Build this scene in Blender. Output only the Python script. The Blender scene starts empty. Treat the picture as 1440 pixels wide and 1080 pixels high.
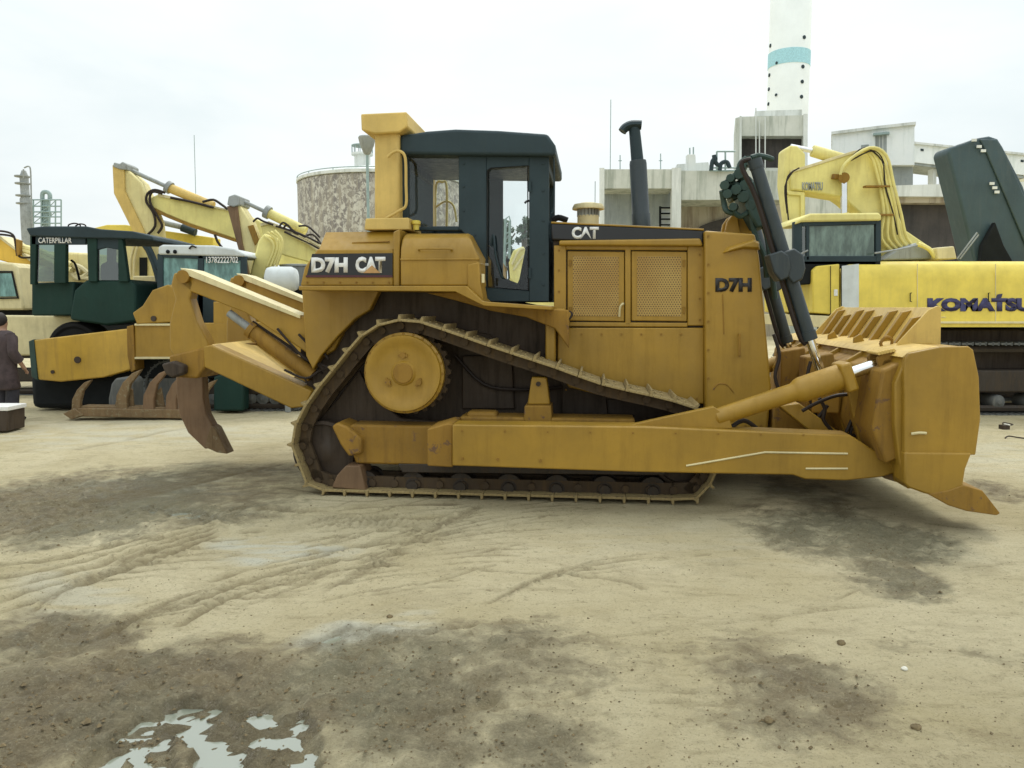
import bpy, bmesh, math, random
import numpy as np
from mathutils import Vector, Matrix
R = math.radians
random.seed(7); RNG = np.random.RandomState(5)
sc = bpy.context.scene; COL = sc.collection
# ------------------------------------------------------------------ camera
CAMZ = 1.75; F = 1080.0; PITCH = math.atan(108/1080)
cd = bpy.data.cameras.new('camera'); cam = bpy.data.objects.new('camera', cd); COL.objects.link(cam)
cam.location = (0, 0, CAMZ); cam.rotation_euler = (R(90)-PITCH, 0, 0)
cd.lens = 27.0; cd.sensor_width = 36; cd.clip_end = 3000; sc.camera = cam
cp, sp = math.cos(PITCH), math.sin(PITCH)
def ray(px, py):
    u = (px-720)/F; v = (540-py)/F
    return Vector((u, cp+v*sp, -sp+v*cp))
def G(px, py):                       # pixel -> point of the ground
    d = ray(px, py); t = -CAMZ/d.z
    return (d.x*t, d.y*t)
class Frame:
    """local axes of a machine: origin on the ground, yaw about z; p() turns a measured point of the photo into local coordinates at depth y"""
    def __init__(s, ox, oy, yaw=0.0):
        s.o = Vector((ox, oy, 0)); s.yaw = yaw
        s.ex = Vector((math.cos(yaw), math.sin(yaw), 0)); s.ey = Vector((-math.sin(yaw), math.cos(yaw), 0))
        s.c = Vector((0, 0, CAMZ)) - s.o
    def p(s, px, py, y=0.0):
        d = ray(px, py); t = (y - s.c.dot(s.ey))/d.dot(s.ey)
        q = s.c + d*t
        return Vector((q.dot(s.ex), y, q.z))
    def poly(s, pts, y=0.0):
        return [(q.x, q.z) for q in (s.p(a, b, y) for a, b in pts)]
# ------------------------------------------------------------------ materials
def newmat(name):
    m = bpy.data.materials.new(name); m.use_nodes = True; nt = m.node_tree
    return m, nt, nt.nodes['Principled BSDF']
def N(nt, typ, **kw):
    n = nt.nodes.new(typ)
    for k, v in kw.items():
        if k in n.inputs.keys(): n.inputs[k].default_value = v
        else: setattr(n, k, v)
    return n
def ramp(nt, fac, stops):
    r = nt.nodes.new('ShaderNodeValToRGB'); nt.links.new(fac, r.inputs[0])
    e = r.color_ramp.elements
    while len(e) < len(stops): e.new(0.5)
    for i, (p, c) in enumerate(stops):
        e[i].position = p; e[i].color = (c[0], c[1], c[2], 1) if not isinstance(c, (int, float)) else (c, c, c, 1)
    return r.outputs[0]
def mix(nt, fac, a, b, mode='MIX'):
    m = nt.nodes.new('ShaderNodeMix'); m.data_type = 'RGBA'; m.blend_type = mode
    for s, v in ((m.inputs[0], fac), (m.inputs[6], a), (m.inputs[7], b)):
        if isinstance(v, bpy.types.NodeSocket): nt.links.new(v, s)
        elif isinstance(v, (int, float)): s.default_value = v
        else: s.default_value = (v[0], v[1], v[2], 1)
    return m.outputs[2]
def coords(nt, scale=(1, 1, 1), rot=0):
    tc = nt.nodes.new('ShaderNodeTexCoord'); mp = nt.nodes.new('ShaderNodeMapping')
    mp.inputs['Scale'].default_value = scale; mp.inputs['Rotation'].default_value = (0, 0, rot); nt.links.new(tc.outputs['Object'], mp.inputs[0]); return mp.outputs[0]
def noise(nt, vec, scale, detail=5, rough=0.6, dist=0):
    n = nt.nodes.new('ShaderNodeTexNoise'); n.inputs['Scale'].default_value = scale
    n.inputs['Detail'].default_value = detail; n.inputs['Roughness'].default_value = rough; n.inputs['Distortion'].default_value = dist
    nt.links.new(vec, n.inputs['Vector']); return n.outputs[0]
def bump(nt, b, h, strength, dist=0.01):
    n = nt.nodes.new('ShaderNodeBump'); n.inputs['Strength'].default_value = strength; n.inputs['Distance'].default_value = dist
    nt.links.new(h, n.inputs['Height']); nt.links.new(n.outputs[0], b.inputs['Normal'])
def paint(name, col, dirt=(0.16, 0.11, 0.06), amt=0.5, rough=0.42, chips=0.0, metal=0, scale=1.0, streak=True, chipcol=(0.05, 0.03, 0.02), spec=0.5, coat=0.0):
    m, nt, b = newmat(name); L = nt.links
    v = coords(nt); big = noise(nt, v, 1.7*scale, 6, 0.62)
    c = mix(nt, ramp(nt, big, [(0.36, 0.0), (0.66, 1.0)]), [x*0.84 for x in col], [min(1, x*1.12) for x in col])
    vs = coords(nt, (7*scale, 7*scale, 0.8*scale) if streak else (2*scale,)*3)
    st = noise(nt, vs, 1.6, 7, 0.68)
    c = mix(nt, ramp(nt, st, [(0.5, 0.0), (0.76, amt)]), c, dirt)
    fine = noise(nt, v, 38*scale, 3, 0.7)
    c = mix(nt, ramp(nt, fine, [(0.55, 0.0), (0.75, amt*0.35)]), c, dirt)
    if chips:
        ch = noise(nt, v, 9*scale, 8, 0.75, 0.4)
        c = mix(nt, ramp(nt, ch, [(0.62-0.1*chips, 0.0), (0.66-0.1*chips, 1.0)]), c, chipcol)
    L.new(c, b.inputs['Base Color'])
    rr = ramp(nt, st, [(0.35, rough), (0.75, min(1, rough+0.35))]); L.new(rr, b.inputs['Roughness'])
    b.inputs['Coat Weight'].default_value = coat; b.inputs['Coat Roughness'].default_value = 0.28
    b.inputs['Metallic'].default_value = metal; b.inputs['Specular IOR Level'].default_value = spec
    bump(nt, b, noise(nt, v, 6*scale, 6, 0.6), 0.12, 0.02)
    return m
def flat(name, col, rough=0.6, metal=0, var=0.15, sc_=6):
    m, nt, b = newmat(name); v = coords(nt)
    n = noise(nt, v, sc_, 5)
    c = mix(nt, ramp(nt, n, [(0.35, 0.0), (0.7, 1.0)]), [x*(1-var) for x in col], [min(1, x*(1+var)) for x in col])
    nt.links.new(c, b.inputs['Base Color']); b.inputs['Roughness'].default_value = rough; b.inputs['Metallic'].default_value = metal
    return m
M = {}
M['cat'] = paint('dozer_yellow_paint', (0.325, 0.185, 0.012), (0.15, 0.085, 0.016), 0.32, 0.45, coat=0.22)
M['beam'] = paint('roller_beam_paint', (0.48, 0.29, 0.030), (0.2, 0.12, 0.04), 0.5, 0.45, coat=0.3)
M['guard'] = paint('toplit_guard_paint', (0.60, 0.41, 0.10), (0.30, 0.18, 0.07), 0.6, 0.5, coat=0.3)  # paler than the dozer paint: light from above is put into the colour
M['catrust'] = paint('worn_yellow_paint', (0.27, 0.145, 0.014), (0.12, 0.065, 0.022), 0.7, 0.6, chips=0.25, chipcol=(0.13, 0.07, 0.035))
M['rust'] = paint('bare_worn_steel', (0.17, 0.108, 0.048), (0.08, 0.05, 0.025), 0.7, 0.62, chips=0.7, chipcol=(0.20, 0.16, 0.09), scale=2)
M['chain'] = paint('dark_chain_steel', (0.060, 0.038, 0.018), (0.14, 0.09, 0.04), 0.6, 0.7, scale=2)
M['shank'] = paint('brown_ripper_steel', (0.17, 0.10, 0.050), (0.10, 0.06, 0.035), 0.5, 0.55, scale=2)
M['shoe'] = paint('muddy_track_steel', (0.27, 0.20, 0.085), (0.48, 0.40, 0.19), 0.8, 0.7, chips=0.5, scale=3, chipcol=(0.06, 0.04, 0.025))
M['roller'] = paint('dark_roller_steel', (0.032, 0.023, 0.015), (0.09, 0.062, 0.035), 0.7, 0.6, scale=2)
M['hull'] = paint('oily_hull_paint', (0.048, 0.031, 0.018), (0.018, 0.014, 0.011), 0.8, 0.6, scale=1.5)
M['slate'] = paint('dark_slate_paint', (0.026, 0.044, 0.052), (0.06, 0.075, 0.075), 0.25, 0.45, spec=0.25)
M['cyl'] = paint('black_green_cylinder_paint', (0.022, 0.034, 0.040), (0.07, 0.08, 0.07), 0.5, 0.35, scale=2)
M['valve'] = paint('dark_green_fittings', (0.020, 0.052, 0.042), (0.08, 0.09, 0.08), 0.5, 0.5, scale=3)
M['black'] = flat('black_strip', (0.012, 0.013, 0.016), 0.35)
M['decalred'] = flat('dark_red_stripe', (0.07, 0.012, 0.02), 0.45)
M['trackgrey'] = paint('grey_track_steel', (0.10, 0.105, 0.10), (0.2, 0.19, 0.16), 0.7, 0.6, scale=2)
M['white'] = flat('white_lettering', (0.72, 0.72, 0.70), 0.5, 0, 0.08, 30)
M['ltext'] = flat('black_lettering', (0.02, 0.018, 0.02), 0.5)
M['btext'] = flat('navy_lettering', (0.03, 0.028, 0.10), 0.45)
M['gold'] = flat('tan_triangle', (0.42, 0.24, 0.09), 0.5)
M['dark'] = flat('dark_interior', (0.012, 0.014, 0.015), 0.9)
M['rubber'] = flat('black_rubber', (0.013, 0.013, 0.013), 0.75)
M['hose'] = flat('rubber_hose', (0.03, 0.022, 0.018), 0.5)
M['chrome'] = flat('chrome_rod', (0.75, 0.76, 0.76), 0.12, 1.0, 0.05)
M['cream'] = paint('cream_paint', (0.66, 0.58, 0.33), (0.3, 0.25, 0.15), 0.4, 0.5)
M['post'] = paint('cream_yellow_post', (0.64, 0.45, 0.13), (0.35, 0.25, 0.10), 0.45, 0.5)
M['kom'] = paint('bright_yellow_paint', (0.74, 0.58, 0.09), (0.5, 0.4, 0.12), 0.35, 0.38)
M['pale'] = paint('faded_yellow_boom_paint', (0.74, 0.66, 0.24), (0.50, 0.38, 0.15), 0.5, 0.5)
M['pale2'] = paint('sun_bleached_boom_paint', (0.74, 0.65, 0.31), (0.46, 0.33, 0.15), 0.55, 0.5)
M['orange'] = paint('orange_yellow_boom_paint', (0.72, 0.46, 0.06), (0.4, 0.25, 0.08), 0.4, 0.45)
M['oldcab'] = paint('green_black_paint', (0.010, 0.036, 0.028), (0.04, 0.06, 0.05), 0.4, 0.55, spec=0.25)
M['greysteel'] = paint('grey_steel', (0.30, 0.32, 0.31), (0.12, 0.1, 0.08), 0.6, 0.5)
M['whitep'] = paint('grimy_white_paint', (0.58, 0.62, 0.62), (0.45, 0.45, 0.4), 0.45, 0.5)
M['slab'] = paint('dark_teal_hood_paint', (0.040, 0.072, 0.082), (0.12, 0.14, 0.14), 0.4, 0.42)
M['tealpipe'] = flat('teal_grey_metal', (0.27, 0.36, 0.35), 0.5)
for k_ in ('dark', 'rubber', 'hose'): M[k_].node_tree.nodes['Principled BSDF'].inputs['Specular IOR Level'].default_value = 0.2
def concrete(name, a, b_, stain, sc_=0.35):
    m, nt, b = newmat(name); v = coords(nt)
    c = mix(nt, ramp(nt, noise(nt, v, sc_*2, 7, 0.65), [(0.35, 0.0), (0.68, 1.0)]), a, b_)
    vs = coords(nt, (1.6, 1.6, 0.14)); s = noise(nt, vs, 1.0, 8, 0.72)
    c = mix(nt, ramp(nt, s, [(0.48, 0.0), (0.66, 0.85)]), c, stain)
    nt.links.new(c, b.inputs['Base Color']); b.inputs['Roughness'].default_value = 0.9
    bump(nt, b, noise(nt, v, 3, 8), 0.4, 0.05); return m
M['conc'] = concrete('stained_concrete', (0.50, 0.52, 0.46), (0.62, 0.63, 0.57), (0.22, 0.25, 0.20))  # pale stained concrete, lightened further in place of distance haze
M['conc2'] = concrete('pale_concrete', (0.62, 0.65, 0.62), (0.72, 0.74, 0.71), (0.40, 0.42, 0.38))
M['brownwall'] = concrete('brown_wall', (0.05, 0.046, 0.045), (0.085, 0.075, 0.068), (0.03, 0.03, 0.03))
M['recess'] = concrete('grey_recess_wall', (0.28, 0.31, 0.31), (0.38, 0.41, 0.40), (0.16, 0.18, 0.17))  # recess grey also lifted in colour to stand for haze
M['beige'] = concrete('beige_wall', (0.45, 0.40, 0.30), (0.52, 0.47, 0.37), (0.15, 0.1, 0.07))
M['whitewall'] = concrete('white_cladding', (0.78, 0.82, 0.82), (0.84, 0.87, 0.86), (0.62, 0.68, 0.66))
M['band'] = flat('pale_blue_band', (0.38, 0.66, 0.74), 0.7)
M['chim'] = flat('tower_white_render', (0.84, 0.88, 0.87), 0.8, 0, 0.04, 0.4)  # white raised so the colour carries the haze of distance
def silo_mat():
    m, nt, b = newmat('peeling_silo_wall'); 
    v1 = coords(nt, (1.9, 1.9, 1.5)); v2 = coords(nt, (2.6, 2.6, 0.25))
    c = mix(nt, ramp(nt, noise(nt, v1, 1.6, 8, 0.8, 0.6), [(0.46, 0.0), (0.52, 0.85)]), (0.52, 0.49, 0.40), (0.13, 0.11, 0.10))
    c = mix(nt, ramp(nt, noise(nt, v2, 1.3, 8, 0.75), [(0.44, 0.0), (0.62, 0.75)]), c, (0.34, 0.30, 0.22))
    nt.links.new(c, b.inputs['Base Color']); b.inputs['Roughness'].default_value = 0.9; return m
M['silo'] = silo_mat()
def glass_mat(name, tint, refl=0.10, trans=True, base=(0.05, 0.08, 0.08)):
    m, nt, b = newmat(name)
    if trans:
        t = nt.nodes.new('ShaderNodeBsdfTransparent'); t.inputs[0].default_value = (*tint, 1)
        g = nt.nodes.new('ShaderNodeBsdfGlossy'); g.inputs['Roughness'].default_value = 0.05
        mx = nt.nodes.new('ShaderNodeMixShader'); mx.inputs[0].default_value = refl
        nt.links.new(t.outputs[0], mx.inputs[1]); nt.links.new(g.outputs[0], mx.inputs[2])
        nt.links.new(mx.outputs[0], nt.nodes['Material Output'].inputs[0])
    else:
        v = coords(nt, (3, 3, 1)); c = mix(nt, ramp(nt, noise(nt, v, 2.5, 4), [(0.4, 0.0), (0.65, 1.0)]), base, [x*2.2 for x in base])
        nt.links.new(c, b.inputs['Base Color']); b.inputs['Roughness'].default_value = 0.12
    return m
M['glass'] = glass_mat('clear_glass', (0.97, 0.985, 0.985), 0.03)
M['dglass'] = glass_mat('dusty_glass', (0.42, 0.52, 0.47), 0.16)
M['gglass'] = glass_mat('green_grey_window', (1, 1, 1), 0.1, False, (0.085, 0.12, 0.105))
M['tglass'] = glass_mat('teal_window', (1, 1, 1), 0.1, False, (0.10, 0.19, 0.18))
def mesh_door_mat():
    m, nt, b = newmat('perforated_door_sheet')
    tc = nt.nodes.new('ShaderNodeTexCoord'); sx = nt.nodes.new('ShaderNodeSeparateXYZ'); nt.links.new(tc.outputs['Object'], sx.inputs[0])
    def mth(op, a, b_=None):
        n = nt.nodes.new('ShaderNodeMath'); n.operation = op
        for i, q in enumerate((a, b_)):
            if q is None: continue
            if isinstance(q, bpy.types.NodeSocket): nt.links.new(q, n.inputs[i])
            else: n.inputs[i].default_value = q
        return n.outputs[0]
    S = 0.024
    row = mth('DIVIDE', sx.outputs[2], S*0.866); ri = mth('FLOOR', row)
    off = mth('MULTIPLY', mth('MODULO', ri, 2.0), 0.5)
    xx = mth('ADD', mth('DIVIDE', sx.outputs[0], S), off)
    fx = mth('SUBTRACT', mth('FRACT', xx), 0.5); fz = mth('MULTIPLY', mth('SUBTRACT', mth('FRACT', row), 0.5), 0.866)
    d = mth('SQRT', mth('ADD', mth('MULTIPLY', fx, fx), mth('MULTIPLY', fz, fz)))
    hole = mth('LESS_THAN', d, 0.26)
    v = coords(nt); base = mix(nt, ramp(nt, noise(nt, v, 2.2, 6), [(0.38, 0.0), (0.66, 1.0)]), (0.34, 0.20, 0.04), (0.42, 0.28, 0.075))
    c = mix(nt, hole, base, (0.10, 0.058, 0.02)); nt.links.new(c, b.inputs['Base Color']); b.inputs['Roughness'].default_value = 0.5
    return m
M['perf'] = mesh_door_mat()
# ------------------------------------------------------------------ mesh builder
def catmull(pts, n=6, closed=False):
    P = [Vector(p) for p in pts]; out = []; m = len(P)
    rng = range(m) if closed else range(m-1)
    for i in rng:
        if closed: a, b, c, d = P[(i-1) % m], P[i], P[(i+1) % m], P[(i+2) % m]
        else: a, b, c, d = P[max(i-1, 0)], P[i], P[i+1], P[min(i+2, m-1)]
        for k in range(n):
            t = k/n
            out.append(0.5*((2*b)+(c-a)*t+(2*a-5*b+4*c-d)*t*t+(3*b-a-3*c+d)*t**3))
    if not closed: out.append(P[-1])
    return out
class MB:
    def __init__(s): s.v = []; s.f = []
    def add(s, vs, fs):
        n = len(s.v); s.v += [tuple(q) for q in vs]; s.f += [[i+n for i in f] for f in fs]; return s
    def box(s, x0, x1, y0, y1, z0, z1):
        return s.add([(x0,y0,z0),(x1,y0,z0),(x1,y1,z0),(x0,y1,z0),(x0,y0,z1),(x1,y0,z1),(x1,y1,z1),(x0,y1,z1)],
                     [(0,3,2,1),(4,5,6,7),(0,1,5,4),(1,2,6,5),(2,3,7,6),(3,0,4,7)])
    def obox(s, c, size, mat):
        hx, hy, hz = [q/2 for q in size]; vs = []
        for z in (-hz, hz):
            for x, y in ((-hx,-hy),(hx,-hy),(hx,hy),(-hx,hy)): vs.append(Vector(c)+mat@Vector((x,y,z)))
        return s.add(vs, [(0,3,2,1),(4,5,6,7),(0,1,5,4),(1,2,6,5),(2,3,7,6),(3,0,4,7)])
    def prism(s, poly, y0, y1):
        n = len(poly)
        vs = [(x, y0, z) for x, z in poly]+[(x, y1, z) for x, z in poly]
        return s.add(vs, [list(range(n)), list(range(2*n-1, n-1, -1))]+[(i, (i+1) % n, (i+1) % n+n, i+n) for i in range(n)])
    def loft(s, A, B):
        n = len(A)
        return s.add(list(A)+list(B), [list(range(n)), list(range(2*n-1, n-1, -1))]+[(i, (i+1) % n, (i+1) % n+n, i+n) for i in range(n)])
    def plate(s, P, t):
        P = [Vector(p) for p in P]; nn = (P[1]-P[0]).cross(P[2]-P[0]).normalized()*t
        return s.loft(P, [p+nn for p in P])
    def cyl(s, a, b, r0, r1=None, n=20):
        a, b = Vector(a), Vector(b); r1 = r0 if r1 is None else r1
        d = (b-a).normalized(); u = d.orthogonal().normalized(); w = d.cross(u)
        A = [a+(u*math.cos(2*math.pi*i/n)+w*math.sin(2*math.pi*i/n))*r0 for i in range(n)]
        B = [b+(u*math.cos(2*math.pi*i/n)+w*math.sin(2*math.pi*i/n))*r1 for i in range(n)]
        return s.loft(A, B)
    def lathe(s, o, axis, prof, n=28):
        o = Vector(o); d = Vector(axis).normalized(); u = d.orthogonal().normalized(); w = d.cross(u); vs = []; fs = []
        for r, h in prof:
            for i in range(n):
                a = 2*math.pi*i/n; vs.append(o+d*h+(u*math.cos(a)+w*math.sin(a))*max(r, 0.0005))
        for k in range(len(prof)-1):
            for i in range(n): fs.append((k*n+i, k*n+(i+1) % n, (k+1)*n+(i+1) % n, (k+1)*n+i))
        fs.append(list(range(n-1, -1, -1))); fs.append([(len(prof)-1)*n+i for i in range(n)])
        return s.add(vs, fs)
    def tube(s, pts, r, n=8, smooth=4):
        P = catmull(pts, smooth) if smooth > 1 and len(pts) > 2 else [Vector(p) for p in pts]
        u = None; vs = []; fs = []
        for i, p in enumerate(P):
            d = (P[min(i+1, len(P)-1)]-P[max(i-1, 0)]).normalized()
            if u is None: u = d.orthogonal().normalized()
            u = (u-d*u.dot(d)).normalized(); w = d.cross(u)
            for k in range(n):
                a = 2*math.pi*k/n; vs.append(p+(u*math.cos(a)+w*math.sin(a))*r)
        for i in range(len(P)-1):
            for k in range(n): fs.append((i*n+k, i*n+(k+1) % n, (i+1)*n+(k+1) % n, (i+1)*n+k))
        fs.append(list(range(n-1, -1, -1))); fs.append([(len(P)-1)*n+k for k in range(n)])
        return s.add(vs, fs)
    def ball(s, c, r, sz=(1,1,1), n=14):
        prof = []
        vs = []; fs = []; m = n//2
        for j in range(m+1):
            t = math.pi*j/m
            for i in range(n):
                a = 2*math.pi*i/n; rr = max(math.sin(t), 0.01)
                vs.append((c[0]+r*sz[0]*rr*math.cos(a), c[1]+r*sz[1]*rr*math.sin(a), c[2]+r*sz[2]*math.cos(t)))
        for j in range(m):
            for i in range(n): fs.append((j*n+i, j*n+(i+1) % n, (j+1)*n+(i+1) % n, (j+1)*n+i))
        return s.add(vs, fs)
    def build(s, name, mat, parent=None, bevel=0.0, label=None, seg=2, smooth=35):
        me = bpy.data.meshes.new(name); me.from_pydata(s.v, [], s.f)
        bm = bmesh.new(); bm.from_mesh(me); bmesh.ops.recalc_face_normals(bm, faces=bm.faces); bm.to_mesh(me); bm.free()
        me.materials.append(mat if not isinstance(mat, str) else M[mat])
        me.polygons.foreach_set('use_smooth', [True]*len(me.polygons))
        me.set_sharp_from_angle(angle=R(smooth))
        o = bpy.data.objects.new(name, me); COL.objects.link(o)
        if parent: o.parent = parent
        if bevel:
            md = o.modifiers.new('bevel', 'BEVEL'); md.width = bevel; md.segments = seg; md.limit_method = 'ANGLE'; md.angle_limit = R(38)
        if label: o['label'] = label
        return o
def thing(name, label, cat, fr=None, group=None, loc=None, yaw=0):
    o = bpy.data.objects.new(name, None); COL.objects.link(o)
    if fr is not None: o.location = fr.o; o.rotation_euler = (0, 0, fr.yaw)
    if loc is not None: o.location = loc; o.rotation_euler = (0, 0, yaw)
    o['label'] = label; o['category'] = cat
    if group: o['group'] = group
    return o
def tag(o, label, cat, group=None, kind=None):
    if label: o['label'] = label
    if cat: o['category'] = cat
    if group: o['group'] = group
    if kind: o['kind'] = kind
    return o
def lettering(fr, s, box, y, mat, parent, bold=0.02, depth=0.004, name='lettering', skew=0):
    """words as thin raised letters on a vertical face, fitted to a box x0,y0,x1,y1"""
    cu = bpy.data.curves.new('tmp', 'FONT'); cu.body = s; cu.offset = bold; cu.resolution_u = 3
    to = bpy.data.objects.new('tmp', cu); COL.objects.link(to)
    bpy.context.view_layer.update()
    me = bpy.data.meshes.new_from_object(to.evaluated_get(bpy.context.evaluated_depsgraph_get()))
    bpy.data.objects.remove(to); bpy.data.curves.remove(cu)
    xs = [v.co.x for v in me.vertices]; ys = [v.co.y for v in me.vertices]
    x0, x1, y0, y1 = min(xs), max(xs), min(ys), max(ys)
    A = fr.p(box[0], box[3], y); B = fr.p(box[2], box[3], y); C = fr.p(box[0], box[1], y)
    for v in me.vertices:
        u = (v.co.x-x0)/(x1-x0); w = (v.co.y-y0)/(y1-y0)
        q = A+(B-A)*u+(C-A)*w + (B-A)*(skew*w)
        v.co = (q.x, y-depth, q.z)
    bm = bmesh.new(); bm.from_mesh(me)
    r = bmesh.ops.extrude_face_region(bm, geom=bm.faces[:])
    for g in r['geom']:
        if isinstance(g, bmesh.types.BMVert): g.co.y += depth+0.001
    bmesh.ops.recalc_face_normals(bm, faces=bm.faces); bm.to_mesh(me); bm.free()
    me.materials.clear(); me.materials.append(M[mat]); me.name = name
    o = bpy.data.objects.new(name, me); COL.objects.link(o); o.parent = parent
    return o
# ------------------------------------------------------------------ world and light
w = bpy.data.worlds.new('World'); sc.world = w; w.use_nodes = True; nt = w.node_tree
bg = nt.nodes['Background']; sky = nt.nodes.new('ShaderNodeTexSky'); sky.sky_type = 'NISHITA'; sky.sun_disc = False
SUN_EL, SUN_AZ = R(58), R(25)
sky.sun_elevation = SUN_EL; sky.sun_rotation = SUN_AZ; sky.air_density = 1.0; sky.dust_density = 4.0
tc = nt.nodes.new('ShaderNodeTexCoord'); mp = nt.nodes.new('ShaderNodeMapping'); mp.inputs['Scale'].default_value = (1.3, 1.3, 4.5)
nt.links.new(tc.outputs['Generated'], mp.inputs[0])
cn = noise(nt, mp.outputs[0], 1.7, 5, 0.5, 0.3)
# overcast deck: pale cloud radiance in the same units as the Nishita sky, mixed over it
cloud = ramp(nt, cn, [(0.30, (7.3, 8.15, 8.3)), (0.50, (8.5, 9.05, 9.05)), (0.68, (9.2, 9.65, 9.6))])
cm = mix(nt, 0.94, sky.outputs[0], cloud)
sz_ = nt.nodes.new('ShaderNodeSeparateXYZ'); nt.links.new(tc.outputs['Generated'], sz_.inputs[0])
grad = ramp(nt, sz_.outputs[2], [(0.0, 0.96), (0.36, 1.06), (1.0, 1.9)])      # an overcast dome is brightest overhead
cm = mix(nt, 1.0, cm, grad, 'MULTIPLY')
nt.links.new(cm, bg.inputs[0]); bg.inputs[1].default_value = 0.10
sl = bpy.data.lights.new('sun', 'SUN'); sl.energy = 1.2; sl.angle = R(16); sl.color = (1, 0.97, 0.90)
so = bpy.data.objects.new('sun', sl); COL.objects.link(so)
sdir = Vector((math.sin(SUN_AZ)*math.cos(SUN_EL), math.cos(SUN_AZ)*math.cos(SUN_EL), math.sin(SUN_EL)))
so.rotation_euler = sdir.to_track_quat('Z', 'Y').to_euler(); so.location = (0, 0, 30)
sc.view_settings.view_transform = 'Standard'; sc.view_settings.look = 'None'; sc.view_settings.gamma = 1; sc.view_settings.exposure = 0.17
sc.cycles.max_bounces = 5; sc.cycles.transparent_max_bounces = 16
#@@GROUND
#@@DOZER
#@@BACK
# ------------------------------------------------------------------ ground
def hsh(ix, iy, seed):
    h = (ix*374761393 + iy*668265263 + seed*1442695041) & 0xFFFFFFFF
    h = ((h ^ (h >> 13))*1274126177) & 0xFFFFFFFF
    return ((h ^ (h >> 16)) & 0xFFFF)/65535.0
def vn(x, y, seed=0):
    ix = np.floor(x).astype(np.int64); iy = np.floor(y).astype(np.int64); fx = x-ix; fy = y-iy
    fx = fx*fx*(3-2*fx); fy = fy*fy*(3-2*fy)
    a = hsh(ix, iy, seed); b = hsh(ix+1, iy, seed); c = hsh(ix, iy+1, seed); d = hsh(ix+1, iy+1, seed)
    return (a*(1-fx)+b*fx)*(1-fy)+(c*(1-fx)+d*fx)*fy
def fbm(x, y, oct=5, seed=0, g=0.55):
    s = 0; a = 1; t = 0
    for i in range(oct):
        s = s+a*vn(x*2**i+i*17.3, y*2**i-i*9.1, seed+i); t += a; a *= g
    return s/t
def axis(lo, hi, step, far, grow):
    a = list(np.arange(lo, hi, step)); s = step
    while a[-1] < far: s *= grow; a.append(a[-1]+s)
    s = step; b = [lo]
    while b[-1] > -far: s *= grow; b.append(b[-1]-s)
    return np.array(sorted(set(b[1:]+a)))
gx = axis(-7.2, 7.8, 0.026, 620, 1.16); gy = axis(2.2, 9.0, 0.022, 900, 1.09); gy = gy[gy > -60]
X, Y = np.meshgrid(gx, gy); 
def sstep(a, b, v):
    t = np.clip((v-a)/(b-a), 0, 1); return t*t*(3-2*t)
WX = X+0.9*(fbm(X*0.9, Y*0.9, 4, 11)-0.5)+0.25*(fbm(X*4, Y*4, 3, 21)-0.5); WY = Y+0.9*(fbm(X*0.9, Y*0.9, 4, 31)-0.5)+0.25*(fbm(X*4, Y*4, 3, 41)-0.5)
def blob(px, py, rx, ry, soft=0.55):
    cx, cy = G(px, py); x1 = G(px+rx, py)[0]; ya = G(px, max(py-ry, 450))[1]; yb = G(px, py+ry)[1]
    ax = abs(x1-cx); ay = abs(ya-yb)/2; cy = (ya+yb)/2
    d = np.sqrt(((WX-cx)/ax)**2+((WY-cy)/ay)**2)
    return 1-sstep(1-soft, 1+soft, d)
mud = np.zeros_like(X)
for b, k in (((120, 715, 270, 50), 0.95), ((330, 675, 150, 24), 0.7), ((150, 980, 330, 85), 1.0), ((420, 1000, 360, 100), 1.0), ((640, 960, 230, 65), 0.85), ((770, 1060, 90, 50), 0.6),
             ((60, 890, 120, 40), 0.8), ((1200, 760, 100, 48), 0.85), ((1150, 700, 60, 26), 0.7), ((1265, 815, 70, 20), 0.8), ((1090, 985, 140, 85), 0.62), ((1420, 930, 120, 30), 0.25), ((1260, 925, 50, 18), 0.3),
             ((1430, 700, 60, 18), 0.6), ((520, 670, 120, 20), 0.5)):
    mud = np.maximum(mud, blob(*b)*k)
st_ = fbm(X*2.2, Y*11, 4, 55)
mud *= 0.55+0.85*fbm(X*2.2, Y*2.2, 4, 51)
pale = np.zeros_like(X)                                     # pale streaked patches
for b, k in (((400, 772, 70, 12), 0.9), ((220, 690, 120, 16), 0.5), ((500, 895, 95, 20), 0.8), ((60, 830, 90, 25), 0.45), ((960, 770, 200, 30), 0.15), ((1330, 640, 200, 25), 0.3), ((150, 610, 220, 16), 0.5), ((1060, 950, 60, 20), 0.5)):
    pale = np.maximum(pale, blob(*b)*k)
pale *= sstep(.38, .62, st_)*1.1
near = np.exp(-np.maximum(Y-9, 0)/8)
H = 0.035*(fbm(X*0.5, Y*0.5, 3, 61)-0.5)+0.014*(fbm(X*3, Y*3, 4, 71)-0.5)
rough = fbm(X*9, Y*9, 4, 81, 0.62)
H += (0.007+0.075*mud)*(rough-0.5)*near
H += (0.004+0.045*mud)*(fbm(X*22, Y*22, 2, 83)-0.5)*near
cl = sstep(0.62, 0.80, fbm(X*13, Y*13, 3, 91)); H += cl*(0.003+0.014*mud)*near     # clods
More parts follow.
